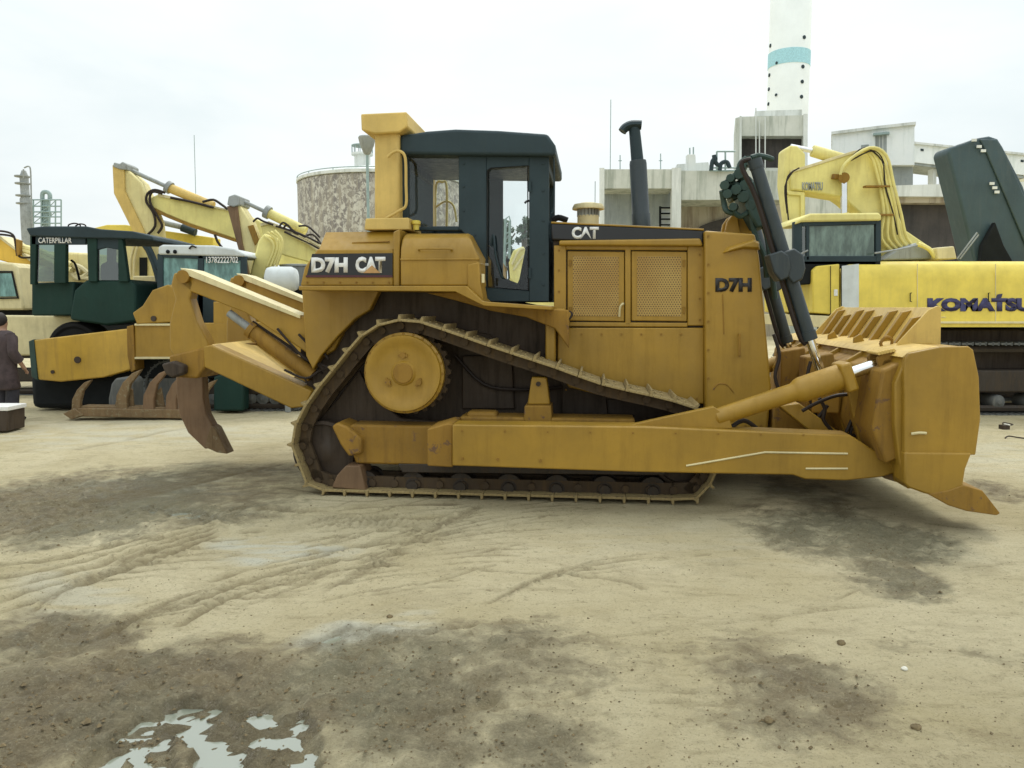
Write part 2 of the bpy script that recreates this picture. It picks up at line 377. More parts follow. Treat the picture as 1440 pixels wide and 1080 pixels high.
# curved wheel ruts scraped across the left of the yard
rut = np.zeros_like(X)
def arc(pts, wdt, depth, k=1.0, ribs=0):
    global H, rut
    P = [Vector((*G(a, b), 0)) for a, b in pts]; P = catmull(P, 8)
    d = np.full(X.shape, 9.0); 
    x0 = min(p.x for p in P)-.4; x1 = max(p.x for p in P)+.4; y0 = min(p.y for p in P)-.4; y1 = max(p.y for p in P)+.4
    sel = (X > x0) & (X < x1) & (Y > y0) & (Y < y1); xs = X[sel]+0.05*(fbm(X[sel]*5, Y[sel]*5, 2, 95)-.5); ys = Y[sel]+0.05*(fbm(X[sel]*5, Y[sel]*5, 2, 96)-.5); ds = np.full(xs.shape, 9.0)
    for a, b in zip(P[:-1], P[1:]):
        vx, vy = b.x-a.x, b.y-a.y; L2 = vx*vx+vy*vy+1e-9
        t = np.clip(((xs-a.x)*vx+(ys-a.y)*vy)/L2, 0, 1); ds = np.minimum(ds, np.hypot(xs-a.x-t*vx, ys-a.y-t*vy))
    br = sstep(0.30, 0.5, fbm(xs*1.7, ys*1.7, 3, 97))
    g = np.exp(-(ds/wdt)**2); e = np.exp(-((ds-1.9*wdt)/wdt)**2)
    H[sel] += ((-depth*g+0.6*depth*e)*br)*(0.55+0.9*fbm(xs*14, ys*14, 3, 98)); rut[sel] = np.maximum(rut[sel], g*k*br)
for i in range(8):
    o = i*17; arc([(250+o*1.4, 880-o*2.2+i*5), (330+o*1.5, 838-o*1.4), (440+o*1.6, 812-o*1.2), (560+o*1.2, 795-o*1.0)], 0.022+0.010*(i % 3), 0.030, 1.0)
for i in range(5):
    o = i*13; arc([(-60, 800+o*1.5), (60, 790+o), (190, 762+o*.7), (300, 735+o*.4)], 0.03, 0.028, 0.9)
for i in range(6):
    o = i*9; arc([(60+o, 730-o*.4), (200+o, 700-o*.5), (330+o*1.4, 668-o*.3)], 0.03, 0.032, 0.9)
arc([(640, 802), (740, 806), (860, 814), (905, 828)], 0.018, 0.012, 0.7); arc([(470, 930), (560, 900), (660, 882), (760, 876)], 0.02, 0.012, 0.6)
arc([(700, 985), (640, 1000), (560, 1010)], 0.03, 0.02, 0.6); arc([(1290, 735), (1340, 742), (1400, 748)], 0.012, 0.012, 0.8)
arc([(110, 632), (170, 620), (230, 607), (290, 597)], 0.08, 0.012, 0.45); arc([(1000, 880), (1080, 868), (1190, 852), (1300, 850)], 0.02, 0.008, 0.35); arc([(820, 900), (960, 915), (1100, 905)], 0.03, 0.006, 0.3)
for i in range(10):
    o = i*15; arc([(300+o*1.1, 905-o*1.9+i*3), (390+o*1.2, 860-o*1.3), (500+o*1.1, 835-o*1.3), (600+o, 822-o*1.2)], 0.012, 0.016, 0.8)
for i in range(26):
    a = 380+i*9; arc([(a, 742+(i % 5)), (a+20, 728)], 0.016, 0.012, 0.45)
for k_, (xa_, ya_, n_) in enumerate(((120, 905, 7), (430, 845, 9), (560, 770, 6), (40, 860, 6), (690, 850, 4))):
    for i in range(n_):
        o = i*(9+3*(k_ % 2)); arc([(xa_+o*1.6, ya_-o*1.1+i*2), (xa_+80+o*1.6, ya_-34-o*.8), (xa_+180+o*1.4, ya_-50-o*.8), (xa_+290+o, ya_-56-o*.8)], 0.009+0.004*(i % 3), 0.013, 0.8)
for i in range(30):
    a = RNG.uniform(-20, 700); b = RNG.uniform(690, 830); arc([(a, b), (a+40, b-10), (a+90, b-24)], 0.014, 0.014, 0.6)
for i in range(34):                                          # scattered faint scrapes
    a = RNG.uniform(0, 1440); b = RNG.uniform(770, 1040); l = RNG.uniform(40, 130); s_ = RNG.uniform(-18, 4)
    arc([(a, b), (a+l*.5, b+s_*.6), (a+l, b+s_)], 0.012, 0.010, 0.5)
# dips that hold water
pud = np.zeros_like(X); H0 = H.copy(); r0 = rut.copy(); rut[:] = 0
for pts, w_ in ((((185,985),(172,1020),(160,1060),(150,1100)), .035), (((187,985),(192,1030),(205,1080),(215,1110)), .045), (((188,984),(215,1015),(232,1060),(240,1100)), .03), (((190,984),(240,1005),(280,1035),(330,1050)), .05), (((190,983),(230,992),(270,1000)), .03),
               (((270,1000),(300,1012),(320,1040)), .05), (((360,1000),(375,1030),(400,1060)), .04), (((420,1000),(440,1025),(450,1050)), .03), (((340,1010),(380,1000),(430,1010)), .03), (((300,1075),(360,1085)), .04), (((250,985),(300,990),(350,1005)), .025), (((390,1005),(420,1030),(430,1070)), .045), (((290,1060),(340,1068),(420,1080)), .05), (((130,1040),(120,1080)), .05)):
    arc(pts, w_*1.25, 0, 1.0)
pud = np.maximum(pud, sstep(.30, .60, rut)); H = H0; rut = r0
for b in ((300, 1030, 40, 10), (410, 1045, 36, 16), (470, 893, 34, 5), (240, 722, 40, 4), (390, 1010, 26, 10), (180, 1072, 30, 12)):
    pud = np.maximum(pud, blob(*b, soft=0.6))
# flat ground under the machines
fl = 1-sstep(0, 1, np.maximum(np.abs(X-0.2)-3.6, 0)/0.6+np.maximum(np.abs(Y-8.3)-1.45, 0)/0.35)
H = H*(1-0.85*fl)-0.0015*fl-0.045*pud*(1-fl)*(-0.25+2.4*fbm(X*9, Y*9, 4, 99))
H -= 0.02*(1-fl)*0
nv = X.size; me = bpy.data.meshes.new('ground'); nx, ny = len(gx), len(gy)
me.vertices.add(nv); co = np.stack([X, Y, H], -1).reshape(-1).astype(np.float32); me.vertices.foreach_set('co', co)
idx = np.arange(nv).reshape(ny, nx); q = np.stack([idx[:-1, :-1], idx[:-1, 1:], idx[1:, 1:], idx[1:, :-1]], -1).reshape(-1, 4)
me.loops.add(q.size); me.loops.foreach_set('vertex_index', q.reshape(-1).astype(np.int32))
me.polygons.add(len(q)); me.polygons.foreach_set('loop_start', (np.arange(len(q))*4).astype(np.int32)); me.polygons.foreach_set('use_smooth', np.ones(len(q), bool))
me.update(calc_edges=True)
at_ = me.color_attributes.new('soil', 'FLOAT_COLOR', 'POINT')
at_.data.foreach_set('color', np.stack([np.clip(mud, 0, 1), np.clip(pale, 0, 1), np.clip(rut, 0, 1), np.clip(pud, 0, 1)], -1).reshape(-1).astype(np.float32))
m, nt, b = newmat('yard_soil'); L = nt.links
at = nt.nodes.new('ShaderNodeAttribute'); at.attribute_name = 'soil'; sep = nt.nodes.new('ShaderNodeSeparateColor'); L.new(at.outputs['Color'], sep.inputs[0])
v = coords(nt); vx = coords(nt, (0.8, 1.1, 1), R(-20))
n1 = noise(nt, v, 0.55, 8, 0.65, 0.5); n2 = noise(nt, vx, 2.6, 9, 0.72, 0.8); n3 = noise(nt, v, 26, 5, 0.75); n4 = noise(nt, v, 6.5, 8, 0.7)
c = mix(nt, ramp(nt, n1, [(0.34, 0.0), (0.66, 1.0)]), (0.50, 0.425, 0.245), (0.66, 0.585, 0.385))
c = mix(nt, ramp(nt, n2, [(0.50, 0.0), (0.72, 0.45)]), c, (0.27, 0.215, 0.12))
c = mix(nt, ramp(nt, n2, [(0.26, 0.55), (0.40, 0.0)]), c, (0.56, 0.51, 0.345))
vr = coords(nt, (1.1, 4.2, 1), R(-28)); n5 = noise(nt, vr, 1.5, 9, 0.75, 0.5)
c = mix(nt, ramp(nt, n5, [(0.54, 0.0), (0.68, 0.40)]), c, (0.24, 0.185, 0.09))
vq = coords(nt, (1.2, 3.6, 1), R(24)); n6 = noise(nt, vq, 2.1, 9, 0.75, 0.5)
c = mix(nt, ramp(nt, n6, [(0.56, 0.0), (0.72, 0.30)]), c, (0.24, 0.19, 0.10))
c = mix(nt, sep.outputs[1], c, (0.60, 0.585, 0.47))
def mmul(a, b_, op='MULTIPLY'):
    n = nt.nodes.new('ShaderNodeMath'); n.operation = op; n.use_clamp = True
    for i, q_ in enumerate((a, b_)):
        if isinstance(q_, bpy.types.NodeSocket): L.new(q_, n.inputs[i])
        else: n.inputs[i].default_value = q_
    return n.outputs[0]
dd = nt.nodes.new('ShaderNodeMath'); dd.operation = 'MULTIPLY_ADD'; L.new(n4, dd.inputs[0]); dd.inputs[1].default_value = 1.5; dd.inputs[2].default_value = -.75
de = nt.nodes.new('ShaderNodeMath'); de.operation = 'MULTIPLY_ADD'; L.new(n2, de.inputs[0]); de.inputs[1].default_value = 1.6; L.new(dd.outputs[0], de.inputs[2])
df = nt.nodes.new('ShaderNodeMath'); df.operation = 'SUBTRACT'; L.new(de.outputs[0], df.inputs[0]); df.inputs[1].default_value = 0.8; nz_ = df.outputs[0]
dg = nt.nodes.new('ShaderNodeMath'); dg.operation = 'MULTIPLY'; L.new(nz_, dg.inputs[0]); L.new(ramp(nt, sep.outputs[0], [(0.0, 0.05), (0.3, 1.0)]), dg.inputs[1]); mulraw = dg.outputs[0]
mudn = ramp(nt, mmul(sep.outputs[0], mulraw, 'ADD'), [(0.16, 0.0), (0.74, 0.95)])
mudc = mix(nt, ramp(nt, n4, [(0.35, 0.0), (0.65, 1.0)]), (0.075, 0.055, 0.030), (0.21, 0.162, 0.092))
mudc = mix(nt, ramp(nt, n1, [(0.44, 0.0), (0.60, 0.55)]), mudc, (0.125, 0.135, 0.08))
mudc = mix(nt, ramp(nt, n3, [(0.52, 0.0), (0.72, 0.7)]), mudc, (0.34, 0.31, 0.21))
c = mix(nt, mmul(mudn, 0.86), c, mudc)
c = mix(nt, mmul(sep.outputs[2], 0.85), c, (0.20, 0.155, 0.08))
n7 = noise(nt, v, 75, 6, 0.8); n8 = noise(nt, v, 17, 9, 0.8, 0.3)
c = mix(nt, ramp(nt, n8, [(0.55, 0.0), (0.66, 0.6)]), c, (0.17, 0.13, 0.065))
c = mix(nt, ramp(nt, n7, [(0.56, 0.0), (0.66, 0.7)]), c, (0.12, 0.09, 0.05))
c = mix(nt, ramp(nt, n7, [(0.32, 0.5), (0.43, 0.0)]), c, (0.62, 0.58, 0.42))
L.new(c, b.inputs['Base Color'])
pw = ramp(nt, at.outputs['Alpha'], [(0.0, 0.0), (0.25, 1.0)])
c = mix(nt, mmul(pw, 0.30), c, (0.12, 0.105, 0.065)); L.new(c, b.inputs['Base Color'])
wet = mmul(mmul(mudn, ramp(nt, n4, [(0.40, 1.0), (0.60, 0.0)])), 0.5)
rr = mmul(mmul(0.93, wet, 'SUBTRACT'), mmul(pw, 0.5), 'SUBTRACT'); L.new(rr, b.inputs['Roughness']); b.inputs['Specular IOR Level'].default_value = 0.3
hb = mmul(mmul(mmul(n4, 0.4), mmul(n8, 0.5), 'ADD'), mmul(n7, 0.22), 'ADD'); bump(nt, b, hb, 1.0, 0.07)
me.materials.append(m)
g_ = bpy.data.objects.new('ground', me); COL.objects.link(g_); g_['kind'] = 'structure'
m, nt, b = newmat('puddle_water'); b.inputs['Base Color'].default_value = (0.20, 0.22, 0.17, 1); b.inputs['Roughness'].default_value = 0.2; b.inputs['Specular IOR Level'].default_value = 0.9; M['water'] = m
b.inputs['Coat Weight'].default_value = 1.0; b.inputs['Coat Roughness'].default_value = 0.05; b.inputs['Coat IOR'].default_value = 1.55
bump(nt, b, noise(nt, coords(nt), 9, 3), 0.05, 0.01)
for px, py, rx, ry in ((280, 1035, 200, 80), (470, 893, 60, 12), (240, 722, 70, 10)):
    cx, cy = G(px, py); ax = abs(G(px+rx, py)[0]-cx); ya = G(px, py-ry)[1]; yb = G(px, py+ry)[1]
    loc_h = []; 
    P = [(cx+ax*math.cos(t*math.pi/16), (ya+yb)/2+abs(ya-yb)/2*math.sin(t*math.pi/16)) for t in range(32)]
    i0 = np.argmin(abs(gy-cy)); sel = (np.abs(X-cx) < ax) & (np.abs(Y-cy) < abs(ya-yb)/2)
    zl = float(np.percentile(H[sel & (pud > 0.6)], 55)) if (sel & (pud > 0.6)).any() else -0.03
    mb = MB(); mb.add([(x, y, zl) for x, y in P], [list(range(32))]); o = mb.build('puddle', 'water'); o['kind'] = 'structure'
def ground_h(x, y):
    return float(H[np.argmin(abs(gy-y)), np.argmin(abs(gx-x))])
# loose stones and clods
def rock(name, px, py, r, mat, label, group=None):
    x, y = G(px, py); mb = MB(); mb.ball((0, 0, 0), r, (1, 0.85, 0.62), 10)
    rs = random.Random(int(px*7+py)); mb.v = [tuple(c_*(1+rs.uniform(-.22, .22)) for c_ in q_) for q_ in mb.v]
    o = mb.build(name, mat, smooth=25); o.location = (x, y, ground_h(x, y)+r*0.3); tag(o, label, 'stone', group); return o
M['clod'] = flat('dark_soil_clod', (0.16, 0.12, 0.06), 0.9, 0, 0.4, 30); M['stone'] = flat('pale_stone', (0.66, 0.64, 0.55), 0.8, 0, 0.2, 20)
rock('stone', 1272, 941, 0.016, 'stone', 'small white stone on bare sand at the lower right')
rock('dirt_clod', 1183, 905, 0.024, 'clod', 'dark earth clod on pale sand in front of the blade')
rock('dirt_clod', 1080, 1018, 0.022, 'clod', 'dark clod on the gravelly grey patch at bottom centre right')
rock('dirt_clod', 1288, 1028, 0.022, 'clod', 'dark olive clod near the bottom right corner')
rock('dirt_clod', 548, 868, 0.018, 'clod', 'small dark clod beside the pale patch left of centre')
rock('stone', 1415, 600, 0.05, 'stone', 'pale stone far right behind the blade')
mb = MB(); 
for k in range(5200):
    px = RNG.uniform(-40, 1480); py = RNG.uniform(640, 1085); 
    x, y = G(px, py); iy = np.argmin(abs(gy-y)); ix = np.argmin(abs(gx-x))
    if abs(y-8.3) < 1.5 and abs(x) < 4: continue
    md = mud[iy, ix]
    if RNG.rand() > 0.22+0.78*md: continue
    r = RNG.uniform(0.0018, 0.006)*(1+0.9*md)*(1 if RNG.rand() > .06 else 1.8)
    z = H[iy, ix]+r*0.25
    base = [(-1,0,-.2),(0,-1,0),(1,.1,-.1),(.1,1,0),(0,0,.8)]
    vs = [(x+r*(a_+RNG.uniform(-.3,.3)), y+r*(b_+RNG.uniform(-.3,.3)), z+r*c_) for a_, b_, c_ in base]
    mb.add(vs, [(0,1,4),(1,2,4),(2,3,4),(3,0,4),(0,3,2,1)])
o = mb.build('gravel', 'clod', smooth=10); o['kind'] = 'stuff'; tag(o, 'loose crumbs of soil scattered over the yard', 'gravel')
# ------------------------------------------------------------------ bulldozer
YAW = -R(6)
gx0, gy0 = G(705, 704)
D = Frame(gx0, gy0, YAW)
dz = thing('bulldozer', 'large yellow crawler bulldozer with raised drive track, dark cab and blade, standing in the middle', 'bulldozer', D)
def P2(pts, y): return D.poly(pts, y)
def pr(name, pts, yt, y0, y1, mat, parent=dz, bevel=0.012, label=None):
    return MB().prism(P2(pts, yt), y0, y1).build(name, mat, parent, bevel, label)
# --- tracks
TR = [(455,698),(700,704),(960,711),(1000,692),(1020,655),(1016,612),(988,570),(920,549),(850,533),(780,508),(700,482),(640,461),(578,442),(530,449),(498,470),(468,507),(435,548),(410,590),(403,630),(419,664)]
loop = [Vector((x, 0, z)) for x, z in P2(TR, 0.0)]
for q in loop: q.z = max(q.z, 0.0)
loop = [Vector((q.x, 0, 0.0)) if q.z < 0.05 else q for q in loop]
dense = []
nL = len(loop)
for i in range(nL):
    a, b = loop[i], loop[(i+1) % nL]
    dense.append(a)
dense = catmull(dense, 12, True)
for q in dense: q.z = max(q.z, 0.0)
per = sum((dense[(i+1) % len(dense)]-dense[i]).length for i in range(len(dense)))
nsh = round(per/0.216); stepl = per/nsh
def at_len(s):
    s %= per
    for i in range(len(dense)):
        a, b = dense[i], dense[(i+1) % len(dense)]; l = (b-a).length
        if s <= l: return a+(b-a)*(s/l if l else 0)
        s -= l
    return dense[0].copy()
cen = sum(dense, Vector())/len(dense)
def make_track(y0, far=False):
    stations = []
    for k in range(nsh):
        a = at_len(k*stepl); b = at_len((k+1)*stepl); c = (a+b)/2; t = (b-a).normalized()
        nrm = Vector((t.z, 0, -t.x))
        if nrm.dot(c-cen) < 0: nrm = -nrm
        stations.append((c, t, nrm, (b-a).length))
    ch = MB()
    for c, t, nrm, l in stations:        # chain links: two rails of overlapping plates with pin bosses
        mt = Matrix((t, Vector((0, 1, 0)), t.cross(Vector((0, 1, 0))))).transposed()
        for yy in (0.165, 0.395):
            ch.obox(c-nrm*0.115+Vector((0, y0+yy, 0)), (l*1.06, 0.045, 0.10), mt)
            ch.cyl(c-nrm*0.105+t*l/2+Vector((0, y0+yy-.045, 0)), c-nrm*0.105+t*l/2+Vector((0, y0+yy+.045, 0)), 0.036, n=10)
        ch.cyl(c-nrm*0.105+t*l/2+Vector((0, y0+.17, 0)), c-nrm*0.105+t*l/2+Vector((0, y0+.39, 0)), 0.026, n=10)
    tr = ch.build('track', 'chain', dz, 0)
    out = []
    sh = MB(); sh.box(-stepl*0.49, stepl*0.49, 0, 0.56, -0.062, -0.040); sh.prism([(-stepl*.49, -.042), (-stepl*.49+.030, -.042), (-stepl*.49+.022, 0.0), (-stepl*.49+.006, 0.0)], 0, 0.56)
    for i in range(4): sh.cyl((0.02 if i % 2 else -.045, (.165, .165, .395, .395)[i], -.044), (0.02 if i % 2 else -.045, (.165, .165, .395, .395)[i], -.030), 0.014, n=6)
    proto = None
    for k, (c, t, nrm, l) in enumerate(stations):
        if proto is None: proto = o = sh.build('track_shoe', 'shoe', tr, 0.003)
        else: o = proto.copy(); COL.objects.link(o); o.parent = tr
        mt = Matrix((t, Vector((0, 1, 0)), t.cross(Vector((0, 1, 0))))).transposed()
        if (mt@Vector((0, 0, 1))).dot(nrm) < 0: mt = Matrix((-t, Vector((0, 1, 0)), -t.cross(Vector((0, 1, 0))))).transposed()
        o.matrix_local = Matrix.Translation(c+Vector((0, y0, 0)))@mt.to_4x4()
    return tr
make_track(0.0); make_track(1.98)
def wheel(name, px, py, r, y0, y1, mat, prof=None, yt=0.2):
    c = D.p(px, py, yt); mb = MB(); w_ = y1-y0
    mb.lathe((c.x, y0, c.z), (0, 1, 0), prof(r, w_) if prof else [(r*.25, 0), (r*.3, .01), (r*.62, .03), (r*.86, .03), (r*.9, 0), (r, .01), (r, w_-.01), (r*.9, w_), (r*.3, w_)], 40)
    return mb.build(name, mat, dz, 0)
for ys in (0, 1.98):
    wheel('idler_wheel', 458, 634, 0.30, ys+.20, ys+.36, 'hull', yt=.28); wheel('idler_wheel', 962, 638, 0.30, ys+.20, ys+.36, 'hull', yt=.28)
    for k in range(7): wheel('track_roller', 520+k*66, 676+k*1.5, 0.11, ys+.10, ys+.46, 'roller', lambda r, w: [(r*.3, 0), (r*.45, .0), (r*.5, .04), (r*1.15, .05), (r*1.15, .09), (r, .09), (r, w-.09), (r*1.15, w-.09), (r*1.15, w-.05), (r*.5, w-.04), (r*.3, w)], yt=.3)
# sprocket and final drive
c = D.p(567, 525, 0.05)
for ys, s in ((0.0, 1), (1.98, -1)):
    mb = MB(); pts = []
    for k in range(27):
        a = 2*math.pi*k/27
        for da, rr in ((-.085, .375), (-.045, .405), (.045, .405), (.085, .375)): pts.append((c.x+rr*math.cos(a+da), c.z+rr*math.sin(a+da)))
    mb.prism(pts, ys+.24, ys+.31); mb.build('sprocket', 'chain', dz, 0.004)
mb = MB(); r = 0.372
mb.lathe((c.x, 0.03, c.z), (0, 1, 0), [(0, .012), (.10, .012), (.115, .03), (.20, .03), (.27, .022), (.305, .0), (.345, .0), (.352, .035), (r, .045), (r, .12), (r*.96, .15), (r*.9, .40)], 56)
fd = mb.build('final_drive', 'cat', dz, 0)
for k in range(24):
    a = 2*math.pi*k/24; x, z = c.x+.361*math.cos(a), c.z+.361*math.sin(a); MB().cyl((x, .062, z), (x, .08, z), .011, n=6).build('bolt', 'catrust', fd)
for a0 in (90, 210, 330):
    a = R(a0); x, z = c.x+.165*math.cos(a), c.z+.165*math.sin(a); MB().cyl((x, .035, z), (x, .08, z), .026, n=12).build('plug', 'catrust', fd)
    for da in (-.16, .16): x, z = c.x+.165*math.cos(a+da*1.2), c.z+.165*math.sin(a+da*1.2); MB().cyl((x, .04, z), (x, .08, z), .013, n=6).build('bolt', 'catrust', fd)
mb = MB(); mb.lathe((c.x, .028, c.z), (0, 1, 0), [(.0, .0), (.085, .0), (.095, .012), (.095, .05)], 32); mb.build('hub_cap', 'catrust', fd, 0)
mb = MB(); mb.cyl((c.x, .2, c.z), (c.x, 2.34, c.z), .30, n=32); mb.build('axle_housing', 'hull', dz, 0)
# chain guard plates filling the loop
pr('rear_guard', [(472,560),(500,522),(520,560),(560,590),(620,596),(640,650),(470,655),(440,640),(436,600)], .26, .36, .42, 'hull')
# --- track frames, roller guards
for ys in (0, 1.98):
    rf = MB().prism(P2([(484,604),(495,597),(968,606),(985,622),(985,655),(600,655),(500,652)], .1), ys+.10, ys+.46).build('roller_frame', 'catrust', dz, .02)
    MB().prism(P2([(560,652),(940,657),(934,668),(566,664)], .1), ys+.085, ys+.11).build('roller_guard', 'roller', dz, .008)
pr('frame_end_cap', [(466,600),(474,594),(488,600),(508,617),(508,638),(490,642),(478,625)], .02, .02, .5, 'catrust', bevel=.02)
pr('guide_block', [(486,655),(506,655),(515,690),(466,686),(474,668)], .03, .03, .35, 'shank', bevel=.012)
MB().prism(P2([(466,688),(516,692),(516,695),(466,691)], .02), .02, .35).build('guide_shoe', 'rust', dz, .003)
pr('frame_bracket', [(738,570),(775,570),(777,602),(736,602)], .15, .12, .42, 'catrust')
br_ = pr('support_post', [(747,531),(768,531),(773,570),(741,570)], .15, .20, .34, 'cat')
q = D.p(757, 540, .19); MB().cyl((q.x, .185, q.z), (q.x, .205, q.z), .022, n=16).build('pin', 'hull', br_)
q = D.p(678, 580, .2); MB().box(q.x-.14, q.x+.14, .16, .36, q.z-.10, q.z+.01).build('frame_cover', 'catrust', dz, .03)
MB().box(q.x-.20, q.x+1.4, .13, .44, q.z-.12, q.z-.03).build('frame_rail', 'catrust', dz, .02)
# --- push arms
ARM = [(636,597),(905,600),(1196,612),(1262,654),(1264,664),(1240,671),(1190,676),(1132,674),(1115,668),(900,664),(636,655)]
for ys, y1_ in ((-.38, -.13), (2.67, 2.92)):
    pa = MB().prism(P2(ARM, -.38), ys, y1_).build('push_arm', 'cat', dz, .012)
    if ys < 0:
        mb = MB()
        for A, B in (((965,655),(1076,636)),((1074,636),(1192,638)),((1133,659),(1192,659))):
            a, b = D.p(*A, -.382), D.p(*B, -.382); mb.tube([a, b], .008, 8, 1)
        mb.build('weld_bead', 'cream', pa)
        mb = MB(); mb.prism(P2([(876,600),(1004,572),(1026,588),(1030,603)], -.30), -.30, -.22); mb.prism(P2([(930,601),(1004,572),(1026,588),(1030,603)], -.2), -.2, -.17); mb.build('brace_lug', 'cat', pa, .006)
        mb = MB(); mb.prism(P2([(600,604),(628,596),(636,597),(636,658),(600,656)], -.3), -.28, .14); mb.build('trunnion', 'catrust', dz, .012)
        mb = MB(); mb.prism(P2([(1240,650),(1266,642),(1276,655),(1274,680),(1256,676),(1240,671)], -.3), -.34, -.16); mb.build('arm_eye', 'rust', pa, .01)
        q = D.p(1030, 598, -.1); mb = MB(); mb.tube([(q.x-.05, -.2, q.z-.02), (q.x+.08, -.15, q.z+.05), (q.x+.2, -.1, q.z-.02)], .02); mb.build('grease_hose', 'hose', pa)
    else: MB().prism(P2([(600,604),(628,596),(636,597),(636,658),(600,656)], -.3), 2.4, 2.7).build('trunnion', 'catrust', dz, .012)
# --- main hull
MB().prism(P2([(424,406),(655,410),(780,436),(1000,440),(1080,520),(1085,600),(1000,650),(560,640),(470,600),(440,560),(432,470)], .66), .66, 1.88).build('hull', 'hull', dz, .02)
# rear housing and fender panels
pr('side_panel', [(424,405),(534,406),(520,436),(500,448),(476,472),(452,500),(440,520),(430,500)], .5, .50, .62, 'cat')
fn = MB(); fn.prism(P2([(420,402),(656,402),(679,424),(776,431),(776,436),(680,430),(640,410),(420,408)], .05), .05, .62)
fn.build('fender', 'cat', dz, .006)
pr('fender_support', [(600,412),(655,410),(681,428),(800,436),(800,490),(780,462),(740,446),(690,437),(650,425)], .4, .40, .47, 'catrust')
MB().prism(P2([(420,402),(656,402),(679,424),(776,431),(776,436),(680,430),(640,410),(420,408)], .05), 1.92, 2.5).build('fender', 'cat', dz, .006)
# --- battery / fuel boxes at the rear
Y1 = .22
A = [(440,354),(459,328),(561,323),(562,352)]
bx = MB(); bx.prism(P2([(422,402),(428,376),(446,350),(553,350),(553,402)], Y1), Y1, 2.3)
bx.build('battery_box', 'cat', dz, .014)
a = D.p(446, 350.5, Y1); b = D.p(560, 350.5, Y1); zt = D.p(459, 327, .50).z; xl = D.p(459, 327, .50).x; xr = D.p(562, 327, .50).x
lid = MB().loft([(a.x+.01, Y1+.012, a.z), (xl, .47, zt), (xl, 2.0, zt), (a.x+.01, 2.28, a.z)], [(b.x, Y1+.012, b.z), (xr, .47, zt), (xr, 2.0, zt), (b.x, 2.28, b.z)]).build('sloped_lid', 'cat', dz, .01)
q0 = D.p(497, 342, .35); q1 = D.p(549, 340, .35); MB().tube([(q0.x, .315, q0.z), (q1.x, .315, q1.z)], .007, 6, 1).build('hinge', 'catrust', lid)
sg = MB().prism(P2([(431,390),(439,357),(552,356),(552,390)], Y1-.006), Y1-.008, Y1+.002).build('nameplate', 'black', dz, 0)
MB().prism(P2([(430,387),(552,387),(552,390),(430,390)], Y1-.01), Y1-.011, Y1-.007).build('stripe', 'decalred', sg, 0)
lettering(D, 'D7H', (438,362,489,384), Y1-.009, 'white', sg, .06); 
lettering(D, 'CAT', (500,361,542,384), Y1-.009, 'white', sg, .06)
MB().prism(P2([(511,384),(523,373),(535,384)], Y1-.016), Y1-.018, Y1-.013).build('triangle_mark', 'gold', sg, 0)
MB().prism(P2([(553,326),(562,322),(562,402),(553,402)], Y1-.01), Y1-.01, 2.2).build('box_corner_post', 'cat', dz, .01)
# fuel tank with rounded top and a belt seam
Y2 = .16
def tank_prof(px0):  pass
tk = MB(); sec = [(.0, 402), (.0, 366), (.0, 364), (.012, 350), (.06, 336), (.13, 329), (.24, 325)]
ring = []
def rx(px, py, y): return D.p(px, py, y)
pts = []
for off, py in sec:
    y = Y2+off
    right = 655 if py < 330 else (662 if py < 340 else (668 if py < 355 else (672 if py < 365 else 656+18)))
    pts.append((rx(563, py, Y2), rx(right, py, Y2), y))
Lr = [Vector((p.x, y, p.z)) for p, q, y in pts]; Rr = [Vector((q.x, y, q.z)) for p, q, y in pts]
Lb = [Vector((p.x, 2.45-(y-Y2), p.z)) for p, q, y in reversed(pts)]; Rb = [Vector((q.x, 2.45-(y-Y2), q.z)) for p, q, y in reversed(pts)]
tk.loft(Lr+Lb, Rr+Rb).build('fuel_tank', 'cat', dz, .016, seg=3)
a = D.p(563, 365, Y2); b = D.p(674, 365, Y2); MB().box(a.x, b.x, Y2-.012, Y2+.03, a.z-.008, a.z+.008).build('tank_seam', 'cat', dz, .004)
pr('step_box', [(657,372),(674,368),(676,402),(680,424),(660,406),(657,402)], .14, .14, .45, 'cat')
q = D.p(678, 390, .14); MB().box(q.x-.005, q.x+.02, .14, .17, q.z-.05, q.z+.03).build('latch', 'cream', dz, .004)
# --- cab
CY, CF = .62, 1.98
cab = MB().prism(P2([(562,190),(600,184),(640,181),(700,183),(770,188),(781,204),(781,219),(562,217)], CY-.08), CY-.08, CF+.08).build('cab_roof', 'slate', dz, .03, seg=3)
near = MB()
def nb(pts, y=CY, t=.06, tgt=None): (tgt or near).prism(P2(pts, y), y, y+t)
nb([(562,216),(574,216),(574,323),(562,323)]); nb([(574,216),(772,216),(772,218),(645,220),(574,218)])
nb([(645,219),(684,219),(684,423),(676,423),(672,385),(655,330),(648,323),(645,323)]); nb([(684,219),(744,219),(744,233),(690,237),(684,240)]); nb([(744,219),(772,219),(772,424),(744,424)])
nb([(684,404),(744,409),(744,424),(684,424)]); nb([(574,319),(645,319),(645,324),(574,324)])
near.build('cab_side_frame', 'slate', dz, .012)
